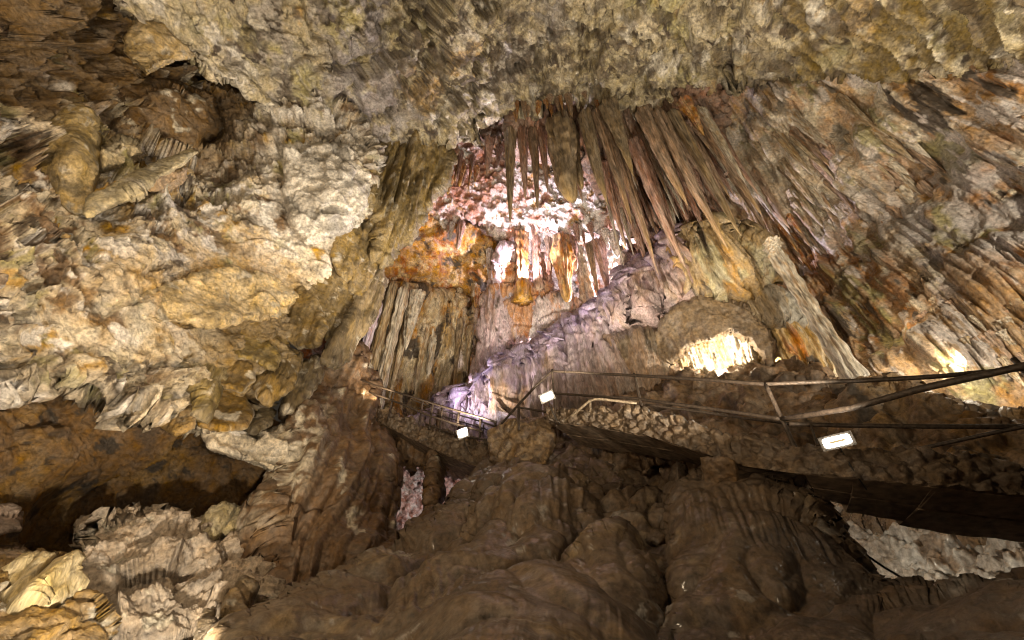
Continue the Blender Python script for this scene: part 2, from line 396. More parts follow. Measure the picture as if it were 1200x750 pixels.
def d_ceil(V, px, py):
    sm = sstep(470, 330, px)          # the big smooth slab on the left
    rough = np.clip(G(px, py, 600, 90, 150, 60)*1.3, 0, 1)
    W = V + .6*np.stack([fbm(V, .7, 4, 161), fbm(V, .7, 4, 163), fbm(V, .7, 4, 164)], -1)
    v1, e1 = facets(W, (.42, .42, .7), 50, 1.3); v2, e2 = facets(W, 1.1, 51, 1.1); v3, e3 = facets(W, 3.0, 52, 1.0)
    h = .5*fbm(V, .35, 3, 53) + .62*v1*(1-.8*sm) + .26*v2*(1-.82*sm) + .07*v3*(.3+rough)
    h = h - .14*np.exp(-e1*24) - .05*np.exp(-e2*20)*(1-.5*sm) - .16*sstep(.62, .85, ridged(W, .7, 2, 54))
    h = h + .10*fbm(V, 2.2, 5, 55, .6) + rough*(.22*ridged(V, 1.3, 4, 57)) + pits(V, .8, 157, .6, .16)*(1-.8*sm)
    right = sstep(820, 950, px)
    q = V[..., 2]*1.5 + V[..., 1]*1.1 + 1.1*fbm(V, (.3, .5, .5), 3, 59); k = q-np.floor(q)
    return h*(1-.85*right) + right*(.40*k**1.5 + .12*fbm(V, (1, 2, 2), 4, 165))
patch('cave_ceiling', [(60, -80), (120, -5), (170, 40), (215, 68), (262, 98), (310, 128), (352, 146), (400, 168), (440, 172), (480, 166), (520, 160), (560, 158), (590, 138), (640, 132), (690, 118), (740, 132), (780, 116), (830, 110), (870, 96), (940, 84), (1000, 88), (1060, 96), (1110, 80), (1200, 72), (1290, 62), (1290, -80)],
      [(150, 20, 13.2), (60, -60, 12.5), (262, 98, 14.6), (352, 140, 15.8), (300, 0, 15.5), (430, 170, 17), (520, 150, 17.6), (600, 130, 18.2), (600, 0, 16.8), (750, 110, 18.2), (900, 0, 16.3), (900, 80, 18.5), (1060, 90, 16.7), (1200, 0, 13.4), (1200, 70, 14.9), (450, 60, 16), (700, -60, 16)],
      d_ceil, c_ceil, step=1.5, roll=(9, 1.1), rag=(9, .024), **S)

# ---- left wall, upper
def c_left(V, px, py, n):
    c = pal(np.array([.50, .42, .31]), [(CREAM, .9, -.05, .3), (OCHRE*1.1, .8, .10, .25), (OLIVE, 1.3, .15, .2), (BROWN, 1.2, .12, .18), (DARK*1.3, 1.9, .22, .12), (WHITE*.93, 1.7, .16, .2)], 61)(V, px, py, n)
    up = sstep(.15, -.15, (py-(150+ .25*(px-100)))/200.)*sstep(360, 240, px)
    c = mixc(c, np.array([.15, .092, .036]), np.clip(up*1.2, 0, .94)*sstep(-.7, -.2, fbm(V, 1.2, 3, 99)))  # shade of the upper left hollow put into the rock colour
    c = mixc(c, np.array([.62, .42, .18]), np.clip(G(px, py, 250, 345, 90, 35, -10)*1.1, 0, .8)*sstep(-.3, .15, fbm(V, .9, 3, 100)))
    c = mixc(c, np.array([.70, .66, .60]), np.clip(G(px, py, 370, 220, 45, 70)*1.2, 0, .8)*sstep(-.35, .0, fbm(V, 1.4, 4, 101)))
    c = mixc(c, np.array([.68, .62, .50]), np.clip(G(px, py, 110, 395, 130, 30)*1.2, 0, .7)*sstep(-.25, .1, fbm(V, 1.2, 4, 102)))
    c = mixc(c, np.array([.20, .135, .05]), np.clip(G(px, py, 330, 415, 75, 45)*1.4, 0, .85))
    return c
_dl = d_rock(.95, .8, .42, 70, strat=((.4, -.5, 1.0), .30, 1.6), big=.6)
def d_left(V, px, py):
    sm = np.clip(G(px, py, 300, 300, 110, 55, -20)*1.3, 0, 1); up = np.clip(G(px, py, 60, 60, 120, 80), 0, 1)
    sm = np.clip(sm + G(px, py, 90, 395, 120, 28), 0, 1)
    return _dl(V, px, py)*(1-.82*sm)*(1+.5*up) + .10*ridged(V, 3.1, 3, 78)*(1-sm) + pits(V, .9, 79, .5, .2)*(1-sm)
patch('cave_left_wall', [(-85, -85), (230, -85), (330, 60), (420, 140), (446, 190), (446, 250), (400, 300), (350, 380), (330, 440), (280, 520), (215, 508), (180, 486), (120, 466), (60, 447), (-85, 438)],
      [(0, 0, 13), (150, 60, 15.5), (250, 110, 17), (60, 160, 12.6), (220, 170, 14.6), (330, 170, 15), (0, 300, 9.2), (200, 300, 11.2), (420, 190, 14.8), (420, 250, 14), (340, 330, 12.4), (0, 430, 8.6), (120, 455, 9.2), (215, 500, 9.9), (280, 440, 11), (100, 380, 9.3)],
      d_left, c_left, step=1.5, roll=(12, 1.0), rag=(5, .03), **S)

# ---- left wall, the recessed band (its shade partly put into a dark rock colour) and gallery under the overhang
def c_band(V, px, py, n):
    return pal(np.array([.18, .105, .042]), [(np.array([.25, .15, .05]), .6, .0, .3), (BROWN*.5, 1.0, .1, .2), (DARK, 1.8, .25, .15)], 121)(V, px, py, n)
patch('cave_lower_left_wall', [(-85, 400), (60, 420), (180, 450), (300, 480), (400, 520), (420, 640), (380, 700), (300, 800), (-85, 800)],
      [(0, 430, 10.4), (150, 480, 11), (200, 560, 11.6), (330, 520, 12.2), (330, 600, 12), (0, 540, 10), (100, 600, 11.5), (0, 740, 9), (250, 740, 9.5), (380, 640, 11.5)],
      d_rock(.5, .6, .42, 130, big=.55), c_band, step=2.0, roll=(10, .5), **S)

# ---- ground: the cave floor, far under everything
def ground():
    n = 160; X, Y = np.meshgrid(np.linspace(-30, 30, n), np.linspace(-12, 34, n)); p = np.stack([X, Y, 0*X], -1)
    Z = .25*fbm(p, .25, 4, 400) + .05*fbm(p, 1.5, 3, 401)
    Z = Z - .25
    V = np.stack([X, Y, Z], -1).reshape(-1, 3)
    i = np.arange(n*n).reshape(n, n); f = np.stack([i[:-1, :-1], i[:-1, 1:], i[1:, 1:], i[1:, :-1]], -1).reshape(-1, 4)
    c = pal(MUD, [(BROWN, .8, 0, .3)], 402)(V, V[:, 0], V[:, 1], None)
    o = mesh_np('ground', V, f, M_MUD, c); tag(o, kind='structure')
ground()

# ================================================================== rock bodies (things)
def c_flow(base, a, b, seed, top=None, topz=.35):
    def f(V, px, py, n):
        c = pal(np.array(base), [(np.array(a), 1.1, .0, .25, .22), (np.array(b), 1.6, .1, .2, .18), (DARK*1.5, 1.9, .3, .15, .2)], seed)(V, px, py, n)
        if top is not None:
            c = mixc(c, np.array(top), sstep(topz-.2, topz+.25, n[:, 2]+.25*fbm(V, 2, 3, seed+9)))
        return c
    return f
def d_flow(fl=.35, f=2.0, seed=0, big=.35, ic=.6, cell=.22, L=1.2, tier=0, tf=.9, rough=.05):
    def g(V, px, py):
        h = big*fbm(V, (.5, .5, .35), 3, seed) + fl*flutes(V, f, seed+1) + .35*fl*flutes(V, f*2.9, seed+6, .05, 2) + rough*fbm(V, 5, 4, seed+2, .6)
        if ic: h = h + ic*icicles(V, cell, L, seed+3) + ic*.5*icicles(V+5, cell*.5, L*.6, seed+4)
        if tier:
            q = V[..., 2]*tf + .35*fbm(V, .7, 2, seed+5); k = q-np.floor(q)
            h = h + tier*np.sqrt(np.clip(k, 0, 1))*np.where(k > .93, (1-k)/.07, 1)
        return h
    return g

# hanging curtain of big dripstones in the middle
patch('dripstone_curtain', [(590, 120), (640, 110), (846, 102), (850, 190), (850, 236), (842, 258), (830, 262), (806, 268), (786, 282), (776, 312), (758, 322), (742, 300), (728, 262), (708, 232), (690, 200), (668, 215), (650, 180), (630, 195), (610, 175), (596, 190)],
      [(600, 130, 19.4), (700, 130, 19.2), (850, 120, 18.8), (640, 190, 18.6), (720, 220, 18), (780, 200, 17.4), (860, 230, 17.8), (760, 310, 17.2), (800, 260, 16.9)],
      d_flow(.9, 2.2, 500, .45, 1.3, .20, 4.0, rough=.03), c_flow((.27, .18, .13), (.36, .21, .15), (.19, .13, .10), 501), M_DRIP, 1.4, (9, 1.0), (3, .05), drip=(.13, 22),
      label='brown curtain of fused dripstones hanging from the roof above the lit alcove', cat='rock curtain')

# alcove lip: knobbly white band
def c_lip(V, px, py, n):
    c = pal(np.array([.66, .58, .54]), [(WHITE, 1.0, -.05, .25), (np.array([.50, .27, .20]), 1.4, .08, .2), (np.array([.40, .24, .10]), 1.9, .16, .2), (DARK*2, 2.4, .3, .12)], 521)(V, px, py, n)
    return mixc(c, np.array([.40, .19, .12]), np.clip(G(px, py, 530, 210, 45, 38)*1.5, 0, .9)*sstep(-.35, .1, fbm(V, 1.8, 4, 522)))
patch('knobbly_rock_shelf', [(488, 262), (505, 215), (505, 168), (560, 160), (620, 150), (700, 160), (730, 240), (742, 290), (728, 298), (712, 292), (700, 272), (660, 274), (636, 268), (610, 286), (590, 284), (566, 272), (540, 262), (520, 276), (500, 292)],
      [(500, 200, 21.5), (560, 180, 22.5), (520, 250, 20.8), (600, 240, 21), (600, 275, 20.8), (700, 240, 20.2), (720, 285, 20), (680, 180, 22.5)],
      lambda V, px, py: .35*fbm(V, .7, 3, 523) + .33*ridged(V, 1.7, 4, 524) + .22*fbm(V, 4, 4, 525, .65) + .5*icicles(V, .25, 1.0, 526), c_lip, M_ROCK, 1.4, (9, 1.2), (4, .06), drip=(.16, 9),
      label='knobbly white and reddish rock shelf across the top of the lit alcove', cat='rock shelf')
# hanging orange rock roof on the left of the alcove
patch('orange_rock_hood', [(436, 300), (450, 262), (478, 240), (520, 262), (560, 268), (590, 285), (584, 330), (572, 356), (560, 372), (548, 350), (530, 344), (510, 372), (494, 356), (478, 344), (462, 346), (440, 360), (426, 352)],
      [(450, 280, 19.6), (520, 280, 20.6), (580, 300, 21.2), (520, 350, 21), (440, 350, 19.4), (560, 360, 21.4)],
      lambda V, px, py: .5*fbm(V, .6, 3, 533) + .34*ridged(V, 1.1, 4, 534) + .18*fbm(V, 3, 4, 535, .6) + .4*icicles(V, .3, 1.0, 536),
      pal(np.array([.46, .25, .07]), [(np.array([.36, .14, .04]), 1, 0, .25), (np.array([.60, .42, .2]), 1.6, .1, .2), (DARK*1.5, 1.3, .18, .2)], 537), M_ROCK, 1.4, (9, 1.0), (4, .06), drip=(.12, 8),
      label='pitted orange rock hood hanging on the left inside the lit alcove', cat='rock mass')

patch('tan_dripstone_wall', [(428, 352), (450, 340), (480, 344), (520, 350), (560, 360), (568, 400), (556, 440), (548, 470), (500, 500), (440, 500), (424, 450)],
      [(430, 350, 18.6), (500, 350, 20.4), (560, 370, 21.2), (440, 470, 17.6), (500, 490, 18.4), (550, 460, 19.6)],
      lambda V, px, py: d_flow(.9, 1.6, 541, .5, 1.5, .34, 2.6, rough=.08)(V, px, py),
      pal(np.array([.42, .30, .16]), [(np.array([.58, .48, .33]), 1.2, -.05, .2, .2), (np.array([.40, .22, .07]), 1.3, .1, .2, .3), (DARK*1.4, 1.3, .16, .15, .4)], 542), M_DRIP, 1.2, (8, .8), (4, .06), drip=(.15, 6),
      label='wall of fused tan and cream dripstones left of the orange column, above the footbridge', cat='rock wall')

# tiered orange column in the alcove
def d_col(V, px, py):
    return d_flow(.38, 4.5, 540, .12, 1.5, .13, .9, .20, 1.1)(V, px, py)
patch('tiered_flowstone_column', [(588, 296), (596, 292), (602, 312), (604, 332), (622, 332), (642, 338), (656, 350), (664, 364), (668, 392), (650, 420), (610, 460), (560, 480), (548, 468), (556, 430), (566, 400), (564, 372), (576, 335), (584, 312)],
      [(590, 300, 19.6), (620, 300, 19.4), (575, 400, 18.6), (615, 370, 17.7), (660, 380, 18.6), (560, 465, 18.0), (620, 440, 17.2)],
      d_col, c_flow((.50, .29, .17), (.44, .19, .09), (.64, .50, .46), 541, (.66, .56, .60), .12), M_DRIP, 1.2, (14, 1.2), (3, .06),  # pale upward faces: light from above put into the colour
      label='orange tiered flowstone column with caps paled as if lit from above in the middle of the alcove', cat='rock column')
patch('fluted_lilac_column', [(562, 378), (570, 348), (578, 318), (586, 288), (600, 284), (606, 300), (604, 340), (600, 380), (594, 420), (580, 460), (556, 478), (546, 470), (554, 434), (564, 402)],
      [(570, 350, 18.6), (595, 290, 19.4), (600, 340, 18.8), (590, 360, 18.0), (560, 460, 17.4), (590, 440, 17.0)],
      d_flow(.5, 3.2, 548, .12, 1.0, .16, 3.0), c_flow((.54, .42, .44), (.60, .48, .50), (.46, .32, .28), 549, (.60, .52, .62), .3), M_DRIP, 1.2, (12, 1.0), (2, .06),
      label='tall pinkish lilac fluted column at the left side of the orange tiered one', cat='rock column')
patch('small_flowstone_dome', [(622, 372), (634, 356), (652, 346), (676, 356), (690, 376), (676, 398), (640, 404), (624, 396)],
      [(630, 390, 17.6), (655, 360, 17.6), (655, 385, 17.1), (690, 380, 17.8)],
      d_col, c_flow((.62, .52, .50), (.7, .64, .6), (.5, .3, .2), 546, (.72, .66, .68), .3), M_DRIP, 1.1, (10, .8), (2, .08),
      label='small white fringed flowstone dome beside the foot of the orange column', cat='rock dome')

# the long lilac-topped flowstone slope
def c_main(V, px, py, n):
    c = c_flow((.21, .14, .09), (.28, .175, .11), (.16, .11, .07), 551)(V, px, py, n)
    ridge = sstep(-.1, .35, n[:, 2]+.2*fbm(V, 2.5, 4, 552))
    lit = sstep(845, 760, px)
    c = mixc(c, LILAC*1.3, ridge*lit)  # lilac deposit on upward faces, brightened in colour to look lit
    c = mixc(c, np.array([.55, .46, .50]), .8*G(px, py, 640, 420, 100, 40, -35))  # pale patch: lamplight on the crest put into the colour
    return c
def d_main(V, px, py):
    lo = sstep(0, 60, py-(500-.62*(px-500)))
    return d_flow(.95, 1.6, 555, .40, 1.5, .22, 2.4, .08, .5)(V, px, py)*(.45+.55*lo) + .05*ridged(V, 4.2, 3, 557)*(1-lo*.6)
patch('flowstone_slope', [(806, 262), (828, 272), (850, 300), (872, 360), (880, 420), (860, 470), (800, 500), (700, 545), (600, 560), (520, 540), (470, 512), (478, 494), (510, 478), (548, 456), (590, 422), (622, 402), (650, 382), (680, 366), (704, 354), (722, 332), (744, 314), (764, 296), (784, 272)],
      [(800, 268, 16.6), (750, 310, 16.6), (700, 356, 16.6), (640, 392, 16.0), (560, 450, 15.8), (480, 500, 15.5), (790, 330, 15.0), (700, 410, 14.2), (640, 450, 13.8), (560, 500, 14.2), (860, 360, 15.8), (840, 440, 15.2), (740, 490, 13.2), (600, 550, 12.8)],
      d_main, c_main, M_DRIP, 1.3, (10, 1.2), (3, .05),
      label='long flowstone slope with lilac dusted crest, coloured as lit, and dark fluted curtains, behind the railing', cat='flowstone')
for poly, ctrl, lab, dk in [
    ([(484, 502), (520, 478), (560, 452), (600, 424), (640, 402), (668, 416), (672, 450), (658, 484), (640, 500), (600, 508), (560, 512), (520, 516)],
     [(490, 505, 15.0), (560, 460, 15.2), (640, 410, 15.0), (600, 460, 13.8), (660, 470, 13.6), (560, 500, 14.0)], 'lilac white fringed cascade nearest the footbridge railing', 0),
    ([(640, 402), (676, 374), (712, 352), (742, 350), (744, 380), (716, 400), (706, 440), (694, 480), (668, 486), (652, 450)],
     [(650, 410, 15.0), (710, 356, 15.2), (700, 400, 14.2), (680, 470, 13.4), (735, 370, 14.8)], 'lilac topped cascade in the middle of the flowstone slope', .15),
    ([(716, 346), (744, 318), (776, 292), (806, 272), (830, 296), (850, 330), (846, 360), (800, 362), (760, 380), (726, 392), (708, 372)],
     [(725, 350, 15.4), (775, 300, 15.6), (806, 280, 15.6), (800, 330, 14.2), (740, 380, 14.0), (845, 350, 14.6)], 'crusty lilac crowned boss at the top of the flowstone slope', .6)]:
    def c_lobe(V, px, py, n, dk=dk):
        c = c_flow((.30, .20, .15), (.38, .27, .20), (.22, .15, .10), 561)(V, px, py, n)
        c = mixc(c, np.array([.50, .41, .50]), (1-dk)*.8*sstep(-.4, .2, fbm(V, (2, 2, .4), 3, 562)))
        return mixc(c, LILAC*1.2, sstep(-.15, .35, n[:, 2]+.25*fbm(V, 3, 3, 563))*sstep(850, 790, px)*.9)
    patch('flowstone_cascade', poly, ctrl, d_flow(.95, 2.2, 564, .30, 1.3, .16, 2.2, .06, .8, rough=.04), c_lobe, M_DRIP, 1.2, (20, 1.5), (3, .05), drip=(.2, 10), label=lab, cat='flowstone')
def c_top(V, px, py, n):
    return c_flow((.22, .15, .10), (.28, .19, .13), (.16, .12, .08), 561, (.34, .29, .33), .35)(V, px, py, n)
patch('fluted_boss', [(700, 420), (712, 396), (740, 384), (770, 384), (790, 400), (796, 440), (790, 470), (740, 480), (700, 476)],
      [(700, 440, 13.6), (745, 400, 13.2), (745, 450, 12.6), (790, 440, 13.4)],
      d_flow(.30, 2.4, 565, .2, .8, .16, 1.2), c_top, M_DRIP, 1.3, (16, 1.2), (3, .05),
      label='dark fluted boss under the lilac crest, left of the bright niche', cat='flowstone')
# dome with the bright niche
patch('niche_dome', [(752, 430), (764, 392), (786, 360), (816, 344), (850, 342), (882, 354), (904, 378), (914, 404), (908, 440), (896, 440), (888, 416), (874, 402), (856, 394), (838, 402), (816, 404), (800, 418), (788, 428), (782, 446), (752, 446)],
      [(770, 420, 13.3), (800, 370, 13.0), (840, 350, 13.2), (840, 385, 12.5), (890, 390, 12.8), (890, 430, 12.4)],
      d_flow(.10, 1.5, 570, .22, .15, .2, 1.0, rough=.06), pal(np.array([.20, .145, .09]), [(np.array([.26, .19, .12]), .8, 0, .4), (np.array([.155, .11, .07]), 1.3, .1, .3)], 571), M_MUD, 1.2, (7, .9), (3, .09), drip=(.25, 5),
      label='smooth brown rounded dome arching over the bright niche', cat='rock dome')
patch('niche_dripstone_bank', [(780, 446), (784, 400), (812, 382), (860, 380), (896, 396), (900, 446)],
      [(790, 440, 13.9), (840, 390, 13.8), (895, 440, 13.9), (840, 440, 14.0)],
      d_flow(.6, 4.0, 575, .15, 2.6, .10, .5, rough=.12), c_flow((.72, .56, .34), (.62, .40, .15), (.8, .72, .58), 576), M_DRIP, 1.1, (6, .6), (3, .1),
      label='brightly lit cream bank of small dripstones inside the niche', cat='dripstone')
# right flowstone
patch('fan_flowstone', [(800, 282), (820, 270), (846, 268), (868, 274), (890, 296), (900, 322), (892, 350), (860, 352), (828, 350), (806, 340), (800, 310)],
      [(805, 300, 15.0), (845, 275, 15.0), (850, 320, 13.9), (895, 330, 14.8), (820, 345, 14.2)],
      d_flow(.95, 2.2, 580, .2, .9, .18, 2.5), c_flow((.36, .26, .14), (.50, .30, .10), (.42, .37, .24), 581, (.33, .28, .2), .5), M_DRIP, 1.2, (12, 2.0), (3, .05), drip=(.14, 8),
      label='golden brown fan of fluted flowstone below the hanging curtain', cat='flowstone')
patch('grey_flowstone_tier', [(858, 352), (880, 338), (910, 338), (940, 352), (958, 372), (950, 388), (900, 384), (868, 380)],
      [(860, 365, 13.9), (905, 342, 13.9), (905, 375, 13.3), (950, 380, 13.7)],
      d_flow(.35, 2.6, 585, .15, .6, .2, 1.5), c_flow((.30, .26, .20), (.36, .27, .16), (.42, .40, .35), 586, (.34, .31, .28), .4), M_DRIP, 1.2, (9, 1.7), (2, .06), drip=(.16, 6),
      label='grey fringed flowstone tier above the orange one', cat='flowstone')
patch('orange_flowstone_tier', [(874, 366), (900, 360), (934, 364), (962, 378), (980, 402), (992, 430), (1004, 446), (960, 444), (920, 440), (900, 414), (884, 400)],
      [(876, 380, 13.9), (915, 362, 14.0), (930, 405, 13.2), (970, 400, 13.6), (990, 440, 13.2), (910, 420, 13.4)],
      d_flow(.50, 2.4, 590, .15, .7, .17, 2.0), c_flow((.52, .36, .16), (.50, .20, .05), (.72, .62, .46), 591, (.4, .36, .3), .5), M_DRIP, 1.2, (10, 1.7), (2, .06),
      label='orange and cream fluted flowstone tier right of the bright niche', cat='flowstone')

# brown rounded rocks behind the right railing
def c_mudtop(V, px, py, n):
    return pal(MUD*1.15, [(np.array([.24, .16, .10]), .9, 0, .3), (np.array([.30, .22, .15]), 1.6, .15, .2), (MUD*.5, 1.2, .12, .2)], 601)(V, px, py, n)
for k, (poly, ctrl, lab) in enumerate([
    ([(640, 540), (650, 480), (690, 470), (740, 470), (790, 444), (850, 440), (900, 430), (960, 440), (1010, 470), (1040, 520), (1020, 580), (900, 580), (760, 540)],
     [(660, 500, 12.2), (760, 460, 12.2), (850, 450, 12), (950, 450, 11.6), (1020, 500, 10.5), (820, 500, 10.6), (930, 520, 9.4), (760, 520, 10.8), (980, 570, 8.8)],
     'low brown rounded rocks between the bright niche and the railing'),
    ([(960, 470), (1010, 452), (1070, 462), (1130, 480), (1210, 496), (1290, 510), (1290, 600), (1180, 600), (1060, 570), (980, 540)],
     [(980, 480, 10.2), (1070, 470, 10.2), (1200, 500, 9.4), (1130, 540, 8.8), (1200, 590, 8.4), (1020, 550, 8.6)],
     'tan sloping flowstone hump behind the right end of the railing')]):
    patch('rounded_rock', poly, ctrl, lambda V, px, py: .55*np.abs(fbm(V, .8, 3, 605)) + .16*np.abs(fbm(V, 2.4, 3, 606)) + .03*fbm(V, 7, 3, 607) + .1*ridged(V, (1, 1, 3), 2, 608),
          c_mudtop if k == 0 else c_flow((.24, .155, .08), (.20, .135, .085), (.30, .21, .12), 603), M_MUD, 1.5, (22, 1.2), (5, .04), label=lab, cat='rock')

# lower left: brown ribbed pillar wall under the bridge
def c_brown(V, px, py, n):
    c = pal(np.array([.15, .092, .050]), [(np.array([.20, .125, .066]), .8, 0, .3, .3), (np.array([.13, .085, .05]), 1.2, .1, .2, .3), (CREAM*.8, 1.7, .36, .15, .5)], 611)(V, px, py, n)
    return mixc(c, CREAM*.9, np.clip(G(px, py, 345, 545, 14, 50, 20)*1.2, 0, .9)*sstep(-.1, .2, fbm(V, 3, 3, 612)))
patch('ribbed_rock_buttress', [(392, 392), (416, 408), (430, 440), (440, 480), (446, 500), (452, 520), (448, 560), (440, 620), (444, 670), (430, 720), (320, 740), (322, 660), (312, 610), (326, 560), (340, 520), (334, 480), (352, 462), (372, 440)],
      [(400, 400, 14), (430, 470, 13.6), (360, 470, 12.2), (340, 520, 11), (400, 540, 11), (460, 540, 12.6), (340, 640, 9.6), (400, 660, 9.2), (460, 640, 10.8), (340, 720, 8.4)],
      d_flow(.55, 1.1, 615, .45, .7, .30, 2.2, .12, .6), c_brown, M_MUD, 1.5, (14, 1.3), (6, .04),
      label='brown ribbed rock buttress under the left end of the footbridge', cat='rock')
patch('ribbed_dome', [(336, 500), (340, 480), (356, 468), (374, 474), (384, 494), (388, 530), (376, 560), (346, 560), (334, 530)],
      [(340, 520, 11.0), (360, 475, 11.2), (362, 520, 10.3), (386, 530, 11)],
      d_flow(.25, 3.0, 625, .1, .7, .14, 1.0), c_brown, M_MUD, 1.4, (14, .9), (3, .05),
      label='rounded brown ribbed dome on the buttress, nearest the white ledge', cat='rock dome')
# columns under the bridge
patch('rough_rock_pillar', [(458, 516), (470, 512), (472, 540), (466, 580), (464, 620), (480, 652), (484, 668), (440, 690), (434, 660), (450, 620), (453, 570)],
      [(470, 520, 12.9), (462, 600, 10.6), (475, 660, 9.4), (445, 670, 9.4)],
      lambda V, px, py: .2*fbm(V, 1.5, 4, 630, .6)+.12*ridged(V, 3, 3, 631), c_brown, M_MUD, 1.3, (9, .8), (4, .08),
      label='slim rough pillar left of the pink lit gap under the bridge', cat='rock column')
patch('fluted_rock_pillar', [(504, 520), (516, 526), (516, 570), (508, 600), (512, 636), (494, 646), (492, 626), (500, 590), (503, 560)],
      [(510, 530, 12.6), (505, 600, 11.0), (498, 640, 9.8)],
      d_flow(.3, 2.5, 635, .1, .5, .16, 1.5), c_brown, M_MUD, 1.3, (10, .8), (3, .08),
      label='dark fluted pillar right of the pink lit gap under the bridge', cat='rock column')
patch('fringed_rock_canopy', [(458, 500), (560, 540), (528, 548), (516, 556), (508, 546), (500, 560), (490, 550), (480, 562), (474, 546), (464, 548)],
      [(470, 520, 13.4), (540, 540, 13.4), (490, 575, 13)],
      d_flow(.3, 2.5, 637, .1, .9, .2, 1.2), c_brown, M_MUD, 1.4, (5, .6), (2, .08), drip=(.2, 12),
      label='dark fringe of short dripstones hanging under the footbridge', cat='dripstone')
patch('pink_rock_bank', [(440, 520), (560, 520), (560, 700), (440, 700)],
      [(470, 540, 15.6), (540, 540, 15.6), (480, 640, 14.8), (540, 640, 14.6)],
      lambda V, px, py: .12*facets(V, 3.5, 640)[0] + .10*facets(V, 9, 641)[0] + .1*fbm(V, 3, 3, 642), pal(np.array([.55, .38, .34]), [(WHITE, 5, 0, .2), (np.array([.4, .2, .14]), 4, .15, .2)], 643), M_ROCK, 1.6, (5, .3), (2, .05),
      label='crusty pink lit rock bank seen through the gap under the bridge', cat='rock')

# ================================================================== foreground mounds
def c_fore(V, px, py, n):
    c = pal(np.array([.120, .083, .053]), [(np.array([.165, .118, .078]), .7, .0, .3, .4), (np.array([.09, .062, .041]), 1.3, .1, .25, .3), (np.array([.20, .145, .085]), .9, .26, .2, .3), (np.array([.26, .23, .20]), 2.5, .46, .1)], 651)(V, px, py, n)
    return c
def d_fore(seed, big=.35, fl=.25):
    def g(V, px, py):
        W = V + .3*np.stack([fbm(V, .9, 2, seed+8), fbm(V, .9, 2, seed+9), 0*px], -1)
        h = 1.3*big*np.abs(pn(W, (.55, .55, .38), seed))**.75 + .30*np.abs(pn(W, (1.3, 1.3, .8), seed+1))**.8 + .08*np.abs(pn(W, 3.1, seed+5))
        h = h + .022*fbm(V, 9, 4, seed+2, .65) + fl*.55*flutes(V, 3.0, seed+3, .10)*sstep(.0, .3, fbm(V, .5, 2, seed+4))
        return h*np.clip(np.linalg.norm(V-np.array([0, 0, CAMZ]), axis=-1)/8.5, .3, 1)
    return g
patch('foreground_slope', [(260, 800), (270, 752), (330, 728), (400, 704), (446, 668), (488, 642), (524, 622), (546, 594), (560, 566), (576, 546), (596, 534), (656, 540), (700, 556), (740, 584), (790, 604), (830, 612), (900, 640), (940, 800)],
      [(280, 750, 5.6), (400, 710, 6.4), (480, 660, 7.8), (540, 600, 9.6), (580, 540, 11.6), (720, 550, 10.4), (830, 590, 8.6), (640, 620, 7.8), (560, 700, 5.2), (450, 780, 4.2), (700, 720, 4.8), (800, 780, 4.4), (640, 560, 10.4), (760, 640, 7.4)],
      d_fore(660, .40), c_fore, M_WET, 1.5, (14, 1.0), (5, .03),
      label='broad muddy brown flowstone slope filling the bottom centre foreground', cat='rock')
patch('foreground_dome', [(540, 660), (548, 610), (562, 572), (588, 550), (630, 542), (676, 552), (708, 580), (722, 620), (720, 670), (680, 720), (600, 740), (548, 710)],
      [(545, 640, 8.2), (590, 556, 9.0), (650, 550, 9.2), (715, 620, 8.0), (630, 620, 6.9), (640, 700, 6.0), (570, 700, 6.4)],
      d_fore(665, .22, .45), c_fore, M_WET, 1.5, (34, 1.8), (5, .04),
      label='large rounded brown dome in the middle of the foreground, below the masonry pier', cat='rock dome')
patch('wet_rounded_boss', [(668, 646), (684, 626), (704, 618), (726, 614), (744, 636), (764, 672), (780, 720), (800, 800), (590, 800), (600, 740), (620, 710), (644, 676)],
      [(670, 650, 5.6), (710, 615, 5.9), (740, 650, 5.5), (700, 680, 5.0), (620, 760, 4.6), (780, 760, 4.7), (700, 780, 4.4)],
      d_fore(670, .12, .06), c_fore, M_WET, 1.4, (26, 1.2), (4, .04),
      label='wet rounded boss with a shiny top in the front of the slope', cat='rock')
patch('stepped_flowstone_mound', [(786, 620), (792, 580), (810, 564), (840, 552), (872, 556), (900, 578), (940, 604), (980, 640), (1020, 680), (1060, 700), (1050, 800), (800, 800), (790, 700)],
      [(800, 590, 7.2), (850, 560, 7.6), (900, 590, 7.0), (980, 650, 6.4), (1040, 700, 6.0), (860, 640, 5.8), (900, 700, 5.2), (820, 740, 4.9), (960, 760, 4.9)],
      d_fore(680, .22, .40), c_fore, M_WET, 1.4, (18, 1.3), (4, .04),
      label='stepped brown mound with fluted skirt under the right walkway', cat='rock')
patch('low_mud_boulder', [(890, 800), (910, 744), (940, 722), (990, 710), (1040, 716), (1080, 706), (1140, 702), (1210, 700), (1290, 706), (1290, 800)],
      [(900, 770, 4.8), (960, 715, 5.4), (1060, 715, 5.6), (1200, 710, 5.2), (1100, 760, 4.5), (980, 760, 4.6)],
      d_fore(690, .25, .05), c_fore, M_MUD, 1.5, (20, 1.2), (5, .03),
      label='low muddy boulder across the bottom right corner', cat='rock')
